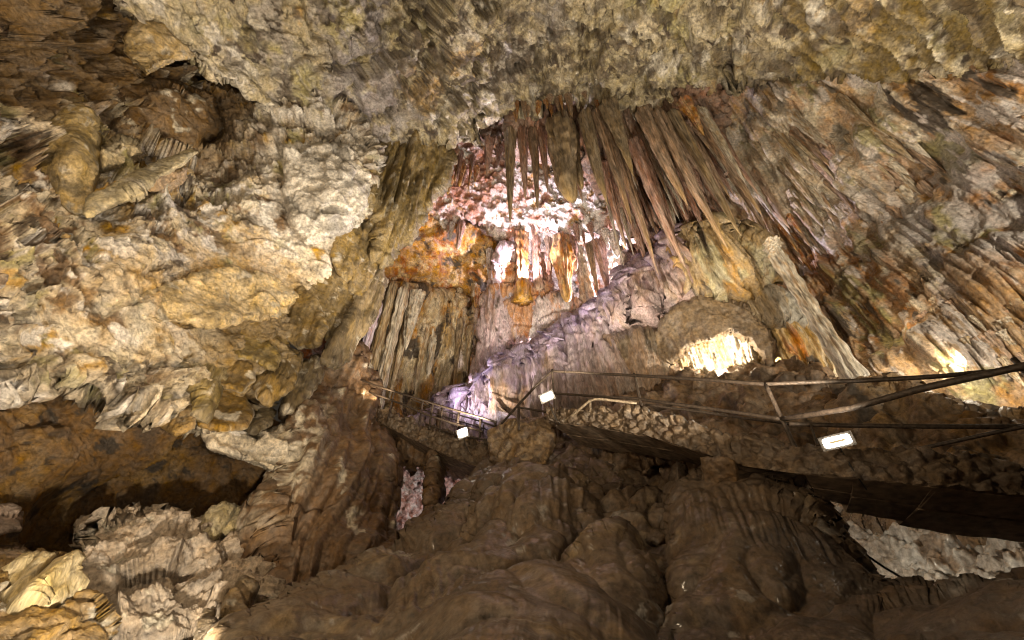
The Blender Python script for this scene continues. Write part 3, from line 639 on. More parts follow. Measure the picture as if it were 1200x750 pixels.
for k, (cx, cy, w_, h_, r, lab) in enumerate([
    (775, 606, 30, 32, 7.3, 'squat round mud knob left of the stepped mound, upper one'), (768, 634, 34, 26, 6.9, 'flat mud knob sagging below the round one'),
    (795, 566, 20, 46, 7.9, 'upright mud stump below the walkway slab'), (742, 600, 20, 22, 7.8, 'small dark mud knob in the hollow of the slope')]):
    th = np.linspace(0, 2*math.pi, 18, endpoint=False)
    patch('mud_knob', [(cx+w_*.55*math.cos(a), cy+h_*.55*math.sin(a)) for a in th], [(cx-w_/2, cy, r), (cx+w_/2, cy, r), (cx, cy, r-.35), (cx, cy-h_/2, r), (cx, cy+h_/2, r-.1)],
          lambda V, px, py: .08*fbm(V, 2.5, 4, 700+k) , c_fore, M_WET, 1.3, (10, .6), (4, .07), label=lab, cat='rock')
patch('shade_backing', [(630, 500), (700, 505), (880, 545), (900, 600), (860, 650), (640, 620)], [(640, 510, 12.4), (760, 530, 11.6), (880, 560, 10.6), (860, 630, 9.6), (650, 610, 11.4)],  # backing surface added to keep the hollow under the slab dark
      d_fore(716, .2, .05), c_fore, M_MUD, 1.7, (5, .3), (2, .05), label='added rock backing that keeps the hollow under the middle of the walkway dark', cat='rock')
# pale lit rock floor seen under the slab
patch('pale_flowstone_floor', [(880, 560), (1000, 566), (1290, 590), (1290, 740), (1080, 720), (1000, 720), (900, 640)],
      [(930, 600, 11.4), (1100, 620, 11.0), (1200, 640, 10.4), (1000, 690, 10.2), (1180, 690, 9.4)],
      lambda V, px, py: .3*fbm(V, .7, 3, 710) + .14*sstep(0, .5, facets(V, 2.6, 711, .3)[1]) + .06*sstep(0, .5, facets(V, 7, 714, .3)[1]) + .05*fbm(V, 8, 3, 712), pal(np.array([.33, .29, .25]), [(np.array([.42, .40, .37]), 1.2, 0, .3), (np.array([.24, .18, .13]), 1.5, .1, .2)], 713), M_WET, 1.5, (5, .3), (2, .05),
      label='pale grey knobbly flowstone bank lit under the right walkway slab', cat='rock')

# ================================================================== left side blocks and plates
def c_plate(base, seed, rim=False):
    base = np.array(base)
    g = pal(base, [(base*1.35, .9, 0, .3), (base*.6, 1.3, .12, .2), (CREAM*.8, 2.2, .34, .15)], seed)
    if not rim: return g
    return lambda V, px, py, n: mixc(g(V, px, py, n), CREAM*.9, sstep(2.6, .8, SDK+1.2*pn(V, 5, seed))*sstep(-.3, .1, pn(V, 1.3, seed+1))*.85)
def block(name, poly, ctrl, base, lab, cat='rock', rough=.12, roll=(7, .7), fl=0, seed=0, rag=(1.5, .08), mat=None):
    patch(name, poly, ctrl, lambda V, px, py: (.15 if rough > .04 else .05)*fbm(V, .9, 3, seed+1) + rough*facets(V, 1.6, seed+2)[0] + rough*.6*fbm(V, 3, 5, seed+3, .62) + (fl*flutes(V, 2.2, seed+4, .12) if fl else 0),
          c_plate(base, seed+5, roll[0] <= 4), mat or M_ROCK, 1.4, roll, rag, label=lab, cat=cat)
YB = (.36, .27, .12)
block('rock_block', [(36, 185), (52, 140), (76, 112), (100, 110), (118, 138), (124, 168), (118, 200), (104, 240), (92, 254), (74, 244), (58, 222), (42, 200)],
      [(40, 180, 12.2), (95, 112, 12.8), (85, 180, 11.2), (120, 180, 12.0), (92, 250, 11.2)], (.40, .30, .14), 'smooth tan rounded block at the upper left, standing proud of the dark hollow', rough=.06, seed=800)
block('rock_slab', [(96, 252), (106, 232), (150, 214), (176, 196), (222, 174), (232, 178), (216, 194), (170, 220), (130, 242), (104, 256)],
      [(100, 245, 10.6), (160, 215, 11.2), (225, 178, 12)], (.58, .50, .33), 'long pale sloping slab beneath the smooth tan block', rough=.08, roll=(5, .5), seed=810)
block('rock_slab', [(114, 172), (140, 156), (166, 166), (176, 182), (150, 196), (118, 202)], [(115, 190, 11.6), (165, 170, 12.2)], (.48, .40, .26), 'short pale slab wedged right of the tan block', rough=.08, seed=815)
block('rock_slab', [(168, 212), (196, 194), (220, 196), (216, 214), (192, 228), (172, 224)], [(170, 220, 11.2), (215, 200, 11.8)], (.46, .34, .22), 'stubby tan slab at the right end of the long pale slab', rough=.08, seed=820)
block('hanging_rock_block', [(144, 44), (160, 30), (190, 30), (232, 66), (212, 70), (172, 88), (158, 76), (146, 62)],
      [(145, 50, 13.4), (172, 86, 12.6), (230, 66, 13.6), (185, 35, 13.6)], (.44, .33, .17), 'angular tan block wedged beneath the long roof slab', rough=.12, roll=(5, .6), seed=830)
block('rock_boulder', [(96, 120), (150, 92), (200, 92), (250, 110), (262, 150), (236, 178), (180, 180), (130, 160)],
      [(110, 130, 14.6), (180, 110, 14.0), (250, 140, 14.8), (180, 170, 13.6)], (.16, .10, .045), 'big dark brown boulder in the hollow behind the tan block', rough=.12, roll=(20, 1.4), seed=840)

plates = [
 ('rock_blade', [(432, 176), (468, 168), (512, 164), (520, 188), (516, 214), (500, 244), (476, 284), (452, 310), (440, 300), (444, 262), (430, 240), (430, 200)],
   [(440, 180, 16.2), (510, 170, 17.6), (514, 210, 16.8), (445, 300, 13.8), (435, 230, 14.6), (480, 240, 15)], (.25, .185, .085), 'broad olive brown folded drapery at the left edge of the alcove', 1.5),
 ('rock_blade', [(426, 262), (440, 258), (448, 300), (436, 330), (420, 352), (408, 340), (412, 300)], [(430, 270, 14.0), (415, 345, 12.9), (445, 300, 13.9)], (.25, .18, .08), 'narrow ochre drapery hanging just below the folded one', .35),
 ('rock_blade', [(396, 252), (424, 262), (430, 300), (410, 330), (398, 322), (388, 300), (390, 270)], [(400, 260, 13.8), (425, 290, 13.6), (400, 320, 12.8)], (.30, .21, .08), 'yellow drapery stub beside the white rock face', .25),
 ('rock_blade', [(346, 318), (380, 300), (408, 304), (420, 330), (428, 352), (404, 380), (384, 400), (356, 380), (340, 350)], [(350, 320, 12.9), (400, 310, 13.2), (420, 350, 13.1), (360, 380, 11.9), (390, 395, 12)], (.27, .19, .08), 'wide brown drapery plate below the white rock face', .4),
 ('rock_blade', [(330, 352), (352, 336), (372, 352), (384, 384), (376, 404), (352, 410), (336, 398), (324, 376)], [(330, 370, 12.2), (360, 345, 12.3), (360, 405, 11.3)], (.30, .21, .085), 'square brown plate left of the long drapery', .3),
 ('rock_blade', [(428, 336), (446, 312), (454, 330), (440, 368), (418, 404), (396, 430), (376, 424), (384, 400), (404, 378)], [(440, 330, 13.6), (445, 345, 13.5), (385, 422, 11.4), (410, 385, 12.2)], (.24, .18, .10), 'long slanting grey brown drapery ending in a pale edge', .5),
 ('rock_blade', [(258, 384), (290, 378), (316, 396), (330, 418), (322, 436), (300, 424), (272, 418), (254, 404)], [(260, 390, 11.3), (310, 395, 11.5), (300, 425, 10.6)], (.31, .23, .09), 'upper yellow brown plate of the left cluster', .2),
 ('rock_blade', [(232, 400), (254, 394), (262, 420), (258, 450), (246, 486), (236, 490), (232, 460), (222, 430)], [(240, 400, 11), (255, 430, 10.8), (240, 485, 10)], (.26, .20, .09), 'thin hanging rib at the left of the plate cluster', .5),
 ('rock_blade', [(260, 418), (296, 424), (300, 446), (282, 460), (258, 452)], [(265, 420, 11), (295, 430, 11), (275, 458, 10.3)], (.33, .22, .08), 'small ochre plate with ragged lower edge in the left cluster', .15),
 ('rock_blade', [(300, 436), (330, 412), (352, 416), (346, 446), (330, 464), (316, 476), (304, 462)], [(305, 445, 11.2), (340, 418, 11.8), (315, 472, 10.5)], (.30, .21, .09), 'fluted brown plate in the centre of the left cluster', .5),
 ('rock_blade', [(346, 424), (372, 420), (376, 440), (358, 466), (340, 486), (330, 480), (336, 458)], [(350, 430, 12), (372, 430, 12.2), (336, 482, 11)], (.24, .18, .10), 'grey brown fluted plate at the right of the left cluster', .5),
 ('rock_blade', [(230, 462), (256, 452), (286, 462), (298, 486), (288, 502), (262, 506), (234, 500), (224, 482)], [(235, 470, 10.7), (280, 465, 11), (260, 504, 9.9)], (.33, .21, .065), 'smooth golden brown plate low in the left cluster', .12),
 ('rock_blade', [(292, 488), (310, 474), (324, 482), (318, 498), (300, 508), (288, 504)], [(295, 490, 11), (320, 485, 11.3), (300, 505, 10.5)], (.27, .21, .12), 'jagged grey brown chip at the bottom of the left cluster', .2),
 ('rock_blade', [(188, 470), (214, 440), (236, 440), (234, 470), (224, 500), (206, 512), (192, 500)], [(195, 480, 10.3), (225, 445, 10.8), (215, 505, 9.7)], (.46, .32, .15), 'pale ochre plate where the bright wall meets the cluster', .2),
]
for k, (nm, poly, ctrl, base, lab, fl) in enumerate(plates):
    block('rock_plate' if fl < .45 else 'rock_drapery', poly, ctrl, tuple(np.array(base)*(.72 if k > 2 else .9)), lab, cat='rock plate' if fl < .45 else 'drapery', rough=.03, roll=(4, .5), fl=fl*.7, seed=850+k*7, rag=(3, .06), mat=M_DRIP if fl >= .45 else None)
block('white_rock_ledge', [(236, 506), (262, 502), (300, 508), (330, 496), (348, 506), (352, 530), (336, 552), (320, 554), (280, 538), (246, 526)],
      [(245, 515, 10.2), (300, 520, 10.4), (345, 510, 10.8), (325, 550, 9.9)], (.66, .58, .46), 'white rock ledge jutting below the plate cluster', rough=.14, roll=(7, .6), seed=960)
block('rock_slab', [(150, 352), (196, 326), (262, 312), (330, 322), (352, 346), (330, 372), (268, 378), (200, 384), (150, 374)],
      [(155, 360, 10.0), (250, 320, 11.2), (345, 345, 12.0), (260, 375, 10.5)], (.60, .47, .27), 'broad smooth cream and ochre face running to the cluster of brown plates', rough=.09, roll=(7, .5), seed=1020, rag=(7, .03))
block('rock_slab', [(340, 176), (372, 160), (410, 172), (434, 190), (438, 232), (424, 262), (392, 280), (360, 286), (338, 262), (330, 220)],
      [(345, 200, 14.0), (430, 195, 14.6), (430, 250, 13.6), (350, 275, 12.7), (385, 220, 13.3)], (.64, .59, .52), 'white rough rock face left of the big folded drapery', rough=.14, roll=(8, .6), seed=1030, rag=(7, .04))
# lower left lit rocks
block('rock_bank', [(88, 640), (110, 612), (150, 600), (190, 598), (230, 606), (290, 620), (322, 640), (328, 700), (322, 780), (130, 800), (100, 720)],
      [(95, 650, 9.4), (160, 605, 9.8), (300, 630, 9.6), (200, 680, 8.4), (150, 760, 7.4), (310, 740, 7.4)], (.47, .38, .29), 'bright crusty rock bank lit at the lower left', rough=.34, roll=(16, 1.0), seed=970, rag=(9, .05))
block('fluted_rock_slab', [(226, 622), (236, 604), (262, 598), (290, 592), (320, 600), (320, 622), (296, 626), (270, 624), (246, 632)],
      [(230, 620, 9.7), (290, 596, 10.3), (310, 620, 9.9)], (.50, .42, .26), 'cream fluted slab behind the crusty bank', rough=.1, fl=.3, seed=980, roll=(6, .6))
block('striped_rock_drapery', [(12, 690), (24, 664), (44, 658), (70, 670), (84, 690), (70, 700), (54, 712), (42, 700), (30, 716), (16, 706)],
      [(15, 700, 7.4), (50, 662, 7.8), (80, 690, 7.6), (45, 705, 7.2)], (.55, .44, .24), 'cream striped drapery on the brown block in the lower left corner', rough=.06, fl=.35, seed=985, roll=(4, .4), mat=M_DRIP)
block('rock_block', [(-80, 668), (20, 660), (60, 668), (92, 700), (118, 744), (126, 800), (-80, 800)], [(0, 680, 7.9), (60, 690, 7.8), (60, 760, 6.8), (-40, 760, 6.8)], (.25, .16, .06), 'brown block in the lower left corner', rough=.16, roll=(12, .8), seed=990)
block('rock_slab', [(-80, 598), (10, 592), (28, 600), (24, 622), (-80, 642)], [(0, 600, 9.4), (0, 630, 8.8)], (.40, .30, .24), 'pinkish grey slab at the left edge, the upper of two', rough=.08, seed=995, roll=(5, .5))
block('rock_slab', [(-80, 642), (20, 634), (48, 650), (30, 662), (-80, 668)], [(0, 640, 8.9), (0, 665, 8.4)], (.38, .27, .17), 'mottled brown slab at the left edge, the lower of two', rough=.08, seed=1000, roll=(5, .5))
block('rock_shard', [(228, 752), (240, 716), (252, 712), (248, 760), (240, 790), (226, 790)], [(235, 720, 6.4), (240, 780, 5.6)], (.22, .16, .09), 'thin dark shard standing in front of the bright bank', rough=.06, roll=(4, .4), seed=1005)
block('rock_shard', [(252, 742), (262, 700), (284, 676), (302, 684), (296, 710), (276, 760), (260, 790), (250, 780)], [(260, 720, 6.6), (290, 685, 7.2), (262, 780, 5.8)], (.20, .14, .075), 'large brown leaning shard in front of the bright bank', rough=.08, roll=(6, .5), seed=1010)
#THINGS
# ================================================================== individual dripstones
def rz_at(x, y, py):
    """height above the ground at which the vertical line through (x, y) crosses picture row py"""
    k = (375-py)/F; c, s = math.cos(PITCH), math.sin(PITCH)
    return y*(s+k*c)/(c-k*s) + CAMZ
def drip_mesh(kind, seed):
    """unit dripstone: hangs from z=0 to z=-1, radius about 1 (scaled per copy)"""
    nr, ns = 44, 40
    t = np.linspace(0, 1, nr)[:, None]; a = np.linspace(0, 2*math.pi, ns, endpoint=False)[None]
    if kind == 'cone': rad = (1-t)**.75*(1+.25*np.exp(-t*9)) + .03
    elif kind == 'fat': rad = np.sqrt(np.clip(1-t**2.4, 0, 1))*(.85+.15*np.cos(t*9+seed)) + .02
    elif kind == 'blade': rad = (1-t**1.5)**.8*(1+.2*np.exp(-t*6)) + .03
    elif kind == 'column': rad = .72+.28*np.abs(2*t-1)**2.0 + .07*np.sin(t*40+seed)
    rad = rad*np.ones_like(a)
    q = np.stack([np.cos(a)+0*t, np.sin(a)+0*t, 0*a+t*1.2], -1)
    rad = rad*(1 + .55*(np.abs(pn(q, (1.3, 1.3, .6), seed))-.25) + .5*(np.abs(pn(q, (2.9, 2.9, .5), seed+5))-.25) + .3*(np.abs(pn(q, (6, 6, .8), seed+6))-.25) + .14*pn(q, (4, 4, 9), seed+1) + .10*pn(q, (1.5, 1.5, 12), seed+2))
    rad = rad*np.sqrt(np.clip(t/.07, 0.02, 1))
    sx = .68 if kind == 'blade' else 1
    bend = .35*pn(np.stack([t*0+seed, t*0, t*1.3], -1), 1, seed+3)*t
    if kind == 'column': bend = bend*.15
    V = np.stack([rad*np.cos(a)*1.0 + bend, rad*np.sin(a)*sx, -t*np.ones_like(a)], -1).reshape(-1, 3)
    i = np.arange(nr*ns).reshape(nr, ns); j = np.roll(i, -1, 1)
    f = np.stack([i[:-1], i[1:], j[1:], j[:-1]], -1).reshape(-1, 4)
    V = np.concatenate([V, [[bend[-1, 0], 0, -1.01]]]); tip = len(V)-1
    f3 = np.stack([i[-1], np.full(ns, tip), j[-1]], -1)
    return V, [f, f3]
DM = {}
def drip_variant(kind, colkey, k):
    key = (kind, colkey, k)
    if key not in DM:
        V, f = drip_mesh(kind, k*13+len(kind))
        base, a, b, tip = DCOL[colkey]
        q = V*np.array([1, 1, 12.])
        c = pal(np.array(base), [(np.array(a), 1.1, -.1, .2, .4), (np.array(b), 1.8, .08, .15, .4), (np.array(base)*.45, 2.4, .22, .12, .3)], 900+k)(q, V[:, 0], V[:, 1], None)
        c = mixc(c, np.array(tip), sstep(-.72, -1, V[:, 2])*.8)
        o = mesh_np('stalactite', V, f, M_STAL, c, origin=np.zeros(3)); DM[key] = o.data; bpy.data.objects.remove(o)
    return DM[key]
DCOL = {
 'brown': ((.36, .25, .17), (.46, .31, .21), (.27, .19, .13), (.48, .32, .16)),
 'olive': ((.29, .215, .13), (.37, .28, .18), (.20, .15, .10), (.46, .32, .15)),
 'rose': ((.44, .26, .20), (.52, .35, .27), (.35, .18, .11), (.55, .4, .3)),
 'orange': ((.50, .26, .10), (.45, .18, .07), (.60, .40, .2), (.62, .36, .08)),
 'white': ((.66, .60, .56), (.72, .67, .62), (.50, .36, .26), (.78, .74, .7)),
 'lilac': ((.50, .42, .50), (.46, .33, .32), (.60, .54, .58), (.6, .55, .6)),
 'tan': ((.44, .33, .20), (.52, .43, .30), (.33, .22, .12), (.58, .50, .38)),
 'cream': ((.55, .47, .36), (.62, .56, .46), (.42, .30, .18), (.68, .62, .52)),
 'mud': ((.17, .11, .065), (.22, .14, .08), (.12, .08, .05), (.2, .14, .1)),
}
NAMEK = {'cone': 'stalactite', 'fat': 'stalactite', 'blade': 'rock_drapery', 'column': 'rock_column'}
CATK = {'cone': 'stalactite', 'fat': 'stalactite', 'blade': 'drapery', 'column': 'rock column'}
def drip1(kind, col, px, py, pb, wpx, r, label, group=None, rot=None):
    p = P(px, py, r); zb = rz_at(p[0], p[1], pb); L = max(p[2]-zb, .1)
    t = np.linalg.norm(p-np.array([0, 0, CAMZ])); R = wpx/2*t/F*.92
    me = drip_variant(kind, col, random.randrange(4))
    o = bpy.data.objects.new(NAMEK[kind], me); C.objects.link(o); o.location = p
    o.rotation_euler = (0, 0, random.uniform(0, 6.28) if kind != 'blade' else (rot if rot is not None else math.atan2(p[1], p[0])-math.pi/2+random.uniform(-.6, .6)))
    o.scale = (R, R, L)
    return tag(o, label, CATK[kind], group)
# the big ones of the hanging curtain (top px, py, bottom py, width, distance)
BIG = [
 ('fat', 'olive', 656, 140, 236, 30, 18.0, 'thick olive brown stalactite ending in several knobs, left part of the hanging curtain'),
 ('fat', 'olive', 668, 150, 222, 16, 17.9, 'shorter stub fused to the right side of the thick olive stalactite'),
 ('fat', 'brown', 646, 146, 222, 14, 18.1, 'lumpy stalactite fused to the left side of the thick olive one'),
 ('cone', 'olive', 598, 150, 262, 12, 18.9, 'long dark isolated stalactite hanging straight down in front of the alcove'),
 ('blade', 'rose', 574, 160, 206, 9, 19.6, 'short rose stalactite left of the long dark isolated one'),
 ('cone', 'rose', 612, 150, 234, 12, 18.9, 'rose brown stalactite immediately right of the long dark isolated one'),
 ('cone', 'brown', 624, 150, 246, 11, 18.8, 'straight brown stalactite second to the right of the long dark isolated one'),
 ('cone', 'rose', 634, 150, 224, 10, 18.7, 'slim rose stalactite left of the thick olive one'),
 ('blade', 'olive', 684, 130, 238, 20, 17.6, 'broad olive blade right of the thick olive stalactite'),
 ('blade', 'brown', 700, 128, 262, 17, 17.6, 'long brown blade with a grey edge in the middle of the curtain'),
 ('blade', 'olive', 712, 118, 205, 20, 17.4, 'olive blade with pale rims high in the middle of the curtain'),
 ('cone', 'rose', 706, 190, 290, 14, 17.2, 'slim rose stalactite reaching lowest beside the white shelf'),
 ('cone', 'brown', 722, 170, 300, 15, 17.2, 'long pointed brown stalactite left of the wide rose blade'),
 ('blade', 'rose', 742, 160, 312, 19, 16.9, 'wide rose blade in the centre right of the curtain'),
 ('blade', 'brown', 752, 126, 240, 20, 17.3, 'brown blade high above the wide rose one'),
 ('cone', 'rose', 734, 210, 322, 12, 16.8, 'slender rose stalactite with its tip above the lilac crest'),
 ('blade', 'brown', 768, 128, 292, 17, 16.8, 'very long ridged brown blade right of the wide rose one'),
 ('cone', 'olive', 786, 130, 274, 16, 16.8, 'long olive brown stalactite with a pale streak near the right of the curtain'),
 ('blade', 'brown', 798, 150, 266, 18, 16.7, 'brown blade above the top of the golden fan'),
 ('cone', 'rose', 782, 190, 218, 10, 16.6, 'small pointed rose stalactite in front of the brown blades'),
 ('cone', 'brown', 812, 128, 250, 14, 17.0, 'thin brown stalactite, third from the right end of the curtain'),
 ('cone', 'cream', 816, 128, 214, 13, 16.9, 'pale lilac grey stalactite leaning at the right end of the curtain'),
 ('cone', 'orange', 800, 118, 158, 14, 17.0, 'short orange drapery stub under the roof at the right end of the curtain'),
 ('cone', 'brown', 832, 160, 252, 12, 17.3, 'dark thin stalactite at the right end of the curtain'),
 # alcove interior
 ('fat', 'rose', 541, 258, 292, 10, 20.6, 'single pale pointed stalactite below the left end of the white shelf'),
 ('cone', 'white', 574, 292, 328, 9, 20.8, 'white spear shaped stalactite right of the orange hood'),
 ('column', 'lilac', 586, 288, 375, 16, 21.4, 'smooth lilac column behind the top of the orange tiered one'),
 ('column', 'lilac', 600, 284, 352, 12, 21.0, 'slim lilac column left of the banded orange one'),
 ('column', 'orange', 611, 272, 352, 18, 20.6, 'banded orange column standing on the tiered flowstone'),
 ('column', 'rose', 627, 276, 340, 11, 21.0, 'slim rose grey column right of the banded orange one'),
 ('cone', 'brown', 642, 278, 318, 9, 21.2, 'thin brown stalactite in the dark slot of the alcove'),
 ('fat', 'rose', 640, 296, 345, 14, 20.6, 'grey pink ringed stalactite left of the fat orange one'),
 ('fat', 'orange', 656, 274, 354, 24, 20.0, 'fat bright orange stalactite with a yellow tip in the alcove'),
 ('fat', 'rose', 668, 276, 318, 12, 20.4, 'rose stalactite fused to the right of the fat orange one'),
 ('column', 'cream', 679, 290, 368, 20, 20.6, 'broad speckled grey cream column in the right of the alcove'),
 ('cone', 'olive', 690, 284, 352, 9, 20.0, 'dark thin slanting stalactite before the speckled column'),
 ('blade', 'rose', 700, 280, 352, 13, 19.8, 'rust coloured drapery right of the speckled column'),
 ('fat', 'white', 716, 272, 302, 14, 19.4, 'overlit white stub under the right end of the white shelf'),
 ('cone', 'white', 708, 270, 288, 9, 19.5, 'small white tip left of the overlit white stub'),
 ('column', 'cream', 722, 300, 352, 30, 20.6, 'broad yellow lit bulge at the right wall of the alcove'),
 # tan group on the left
 ('column', 'tan', 462, 330, 484, 12, 18.4, 'long tan column, leftmost of the tan group above the bridge'),
 ('column', 'cream', 474, 336, 482, 13, 18.2, 'pale cream column, second of the tan group above the bridge'),
 ('blade', 'tan', 482, 350, 470, 13, 18.8, 'tan ribbon right of the pale cream column'),
 ('blade', 'cream', 490, 340, 410, 18, 18.6, 'cream drapery hanging at the top of the tan group'),
 ('cone', 'tan', 500, 380, 462, 11, 19.4, 'tan stalactite in the middle of the tan group'),
 ('fat', 'cream', 512, 372, 440, 12, 19.8, 'cream lumpy stalactite in the right of the tan group'),
 ('cone', 'tan', 524, 380, 436, 9, 20.2, 'short tan stalactite over the little white mound'),
 ('cone', 'olive', 540, 372, 450, 10, 20.4, 'olive stalactite near the dark right end of the tan group'),
 ('cone', 'tan', 552, 380, 442, 8, 20.2, 'thin pale stalactite next to the foot of the orange column'),
 ('column', 'lilac', 444, 350, 452, 12, 16.4, 'dull pinkish column in the shade left of the tan group'),
 # right side
 ('column', 'cream', 907, 292, 446, 17, 13.6, 'long ringed grey column leaning down beside the orange tier'),
 ('cone', 'cream', 904, 285, 300, 18, 13.6, 'broken knob at the top of the long ringed column'),
]
for b in BIG:
    b = list(b)
    if b[1] in ('brown', 'rose', 'olive') and b[6] < 18 and b[5] < 28: b[5] *= .8
    drip1(*b)
# rows that nothing tells apart
def inpoly(poly, n, seed):
    rs = np.random.default_rng(seed); poly = np.array(poly, float); out = []
    while len(out) < n:
        q = rs.uniform(poly.min(0), poly.max(0), (200, 2)); s = sdist(q[:, 0], q[:, 1], poly); out += list(q[s > 0])
    return out[:n]
ROWS = [
 ('dripstone_curtain', [(604, 150), (700, 135), (850, 118), (862, 200), (800, 240), (740, 260), (690, 190), (610, 165)], 76, ('cone', 'blade', 'cone', 'cone'), ('rose', 'brown', 'cream', 'rose'), (30, 90), (4, 9), 'in the hanging curtain', 'smaller dripstones of the hanging curtain'),
 # surface, polygon of tops, count, kinds, colours, length px range, width range, label, group
 ('cave_right_wall', [(860, 150), (960, 100), (1080, 110), (1090, 200), (1040, 250), (930, 230), (860, 220)], 44, ('cone', 'blade', 'cone'), ('tan', 'cream', 'brown'), (28, 70), (6, 13), 'on the upper right wall beside the curtain', 'stalactites on the upper right wall'),
 ('cave_right_wall', [(1090, 90), (1230, 80), (1230, 190), (1120, 200)], 22, ('blade', 'cone'), ('cream', 'tan'), (25, 60), (8, 18), 'at the far upper right', 'draperies at the far upper right'),
 ('cave_right_wall', [(930, 230), (1040, 250), (1110, 330), (1090, 380), (1010, 370), (940, 300)], 60, ('cone', 'cone', 'blade'), ('cream', 'tan', 'cream', 'orange'), (30, 75), (5, 11), 'right of the long ringed column', 'stalactites right of the ringed column'),
 ('cave_right_wall', [(1100, 320), (1230, 340), (1230, 430), (1080, 430), (1060, 330)], 40, ('cone', 'blade'), ('tan', 'cream', 'brown'), (25, 50), (6, 12), 'low on the right wall', 'stalactites low on the right wall'),
 ('cave_right_wall', [(850, 240), (920, 240), (960, 330), (900, 280)], 12, ('cone', 'blade'), ('orange', 'brown'), (26, 50), (6, 10), 'above the ringed column', 'rust stalactites above the ringed column'),
 ('knobbly_rock_shelf', [(510, 172), (590, 166), (590, 196), (512, 205)], 20, ('cone', 'fat'), ('orange', 'rose'), (16, 36), (4, 8), 'in the reddish alcove corner', 'reddish stalactites of the alcove roof'),
 ('knobbly_rock_shelf', [(500, 268), (560, 264), (640, 268), (720, 280), (700, 262), (560, 254)], 14, ('cone',), ('white', 'rose'), (10, 24), (4, 7), 'along the white shelf rim', 'stalactites on the white shelf rim'),
 ('orange_rock_hood', [(450, 320), (560, 330), (560, 350), (450, 340)], 14, ('cone', 'fat'), ('orange', 'tan'), (14, 34), (5, 9), 'under the orange hood', 'stalactites under the orange hood'),
 ('cave_ceiling', [(600, 118), (690, 105), (700, 120), (600, 134)], 18, ('cone', 'cone'), ('orange', 'brown'), (12, 30), (4, 7), 'in the fringe along the roof edge', 'fringe along the roof edge'),
]
ORD = ['first', 'second', 'third', 'fourth', 'fifth', 'sixth', 'seventh', 'eighth', 'ninth', 'tenth', 'eleventh', 'twelfth', 'thirteenth', 'fourteenth', 'fifteenth', 'sixteenth', 'seventeenth', 'eighteenth', 'nineteenth', 'twentieth'] + ['%dth' % k for k in range(21, 60)]
TINT = dict(brown='brown', olive='olive', rose='rose', orange='orange', white='white', lilac='lilac', tan='tan', cream='cream', mud='muddy')
for (surf, poly, n, kinds, cols, lr, wr, where, grp) in ROWS:
    rf = SURF[surf]; made = {}
    for q in inpoly(poly, n, len(grp)*7+n):
        k = random.choice(kinds); c = random.choice(cols); L = random.uniform(*lr)*random.uniform(.7, 1.2)
        r = float(rf(q[0], q[1]))-.12
        o = drip1(k, c, q[0], q[1], q[1]+L, random.uniform(*wr), r, 'x', grp)
        made.setdefault((c, CATK[k]), []).append((q[0]+L*.3, o))
    for (c, cat), l in made.items():
        for i, (x, o) in enumerate(sorted(l, key=lambda a: a[0])):
            o['label'] = '%s from the left of the %s %s %s' % (ORD[i], TINT[c], 'draperies' if cat == 'drapery' else 'stalactites', where)
# little white mound on the floor of the alcove
def lathe(prof, n, mat, name, loc, cols, parent=None, noise=.1, seed=0):
    prof = np.array(prof, float); a = np.linspace(0, 2*math.pi, n, endpoint=False)
    V = np.stack([prof[:, 0:1]*np.cos(a), prof[:, 0:1]*np.sin(a), prof[:, 1:2]+0*a], -1)
    V = V.reshape(-1, 3); V = V*(1+noise*fbm(V, (3, 3, .8), 3, seed)[:, None]*np.array([1, 1, .2]))
    i = np.arange(len(V)).reshape(len(prof), n); j = np.roll(i, -1, 1)
    f = np.stack([i[:-1], i[1:], j[1:], j[:-1]], -1).reshape(-1, 4)
    c = np.tile(np.array(cols), (len(V), 1))
    return mesh_np(name, V+np.array(loc), f, mat, c, parent, origin=np.array(loc, float))
for (px, py, r, h, R, lab) in [(545, 478, 17.6, 1.1, .42, 'small grey white stalagmite on the ledge beyond the bridge railing, right one of two'), (530, 480, 17.9, 1.0, .38, 'small greyish stalagmite on the ledge, half behind the whiter one')]:
    o = lathe([(R*1.0, -.8), (R, .3*h), (R*.92, .65*h), (R*.7, .88*h), (R*.35, .98*h), (.01, h)], 24, M_DRIP, 'stalagmite', P(px, py, r), (.42, .40, .38), seed=px)
    tag(o, lab, 'stalagmite')

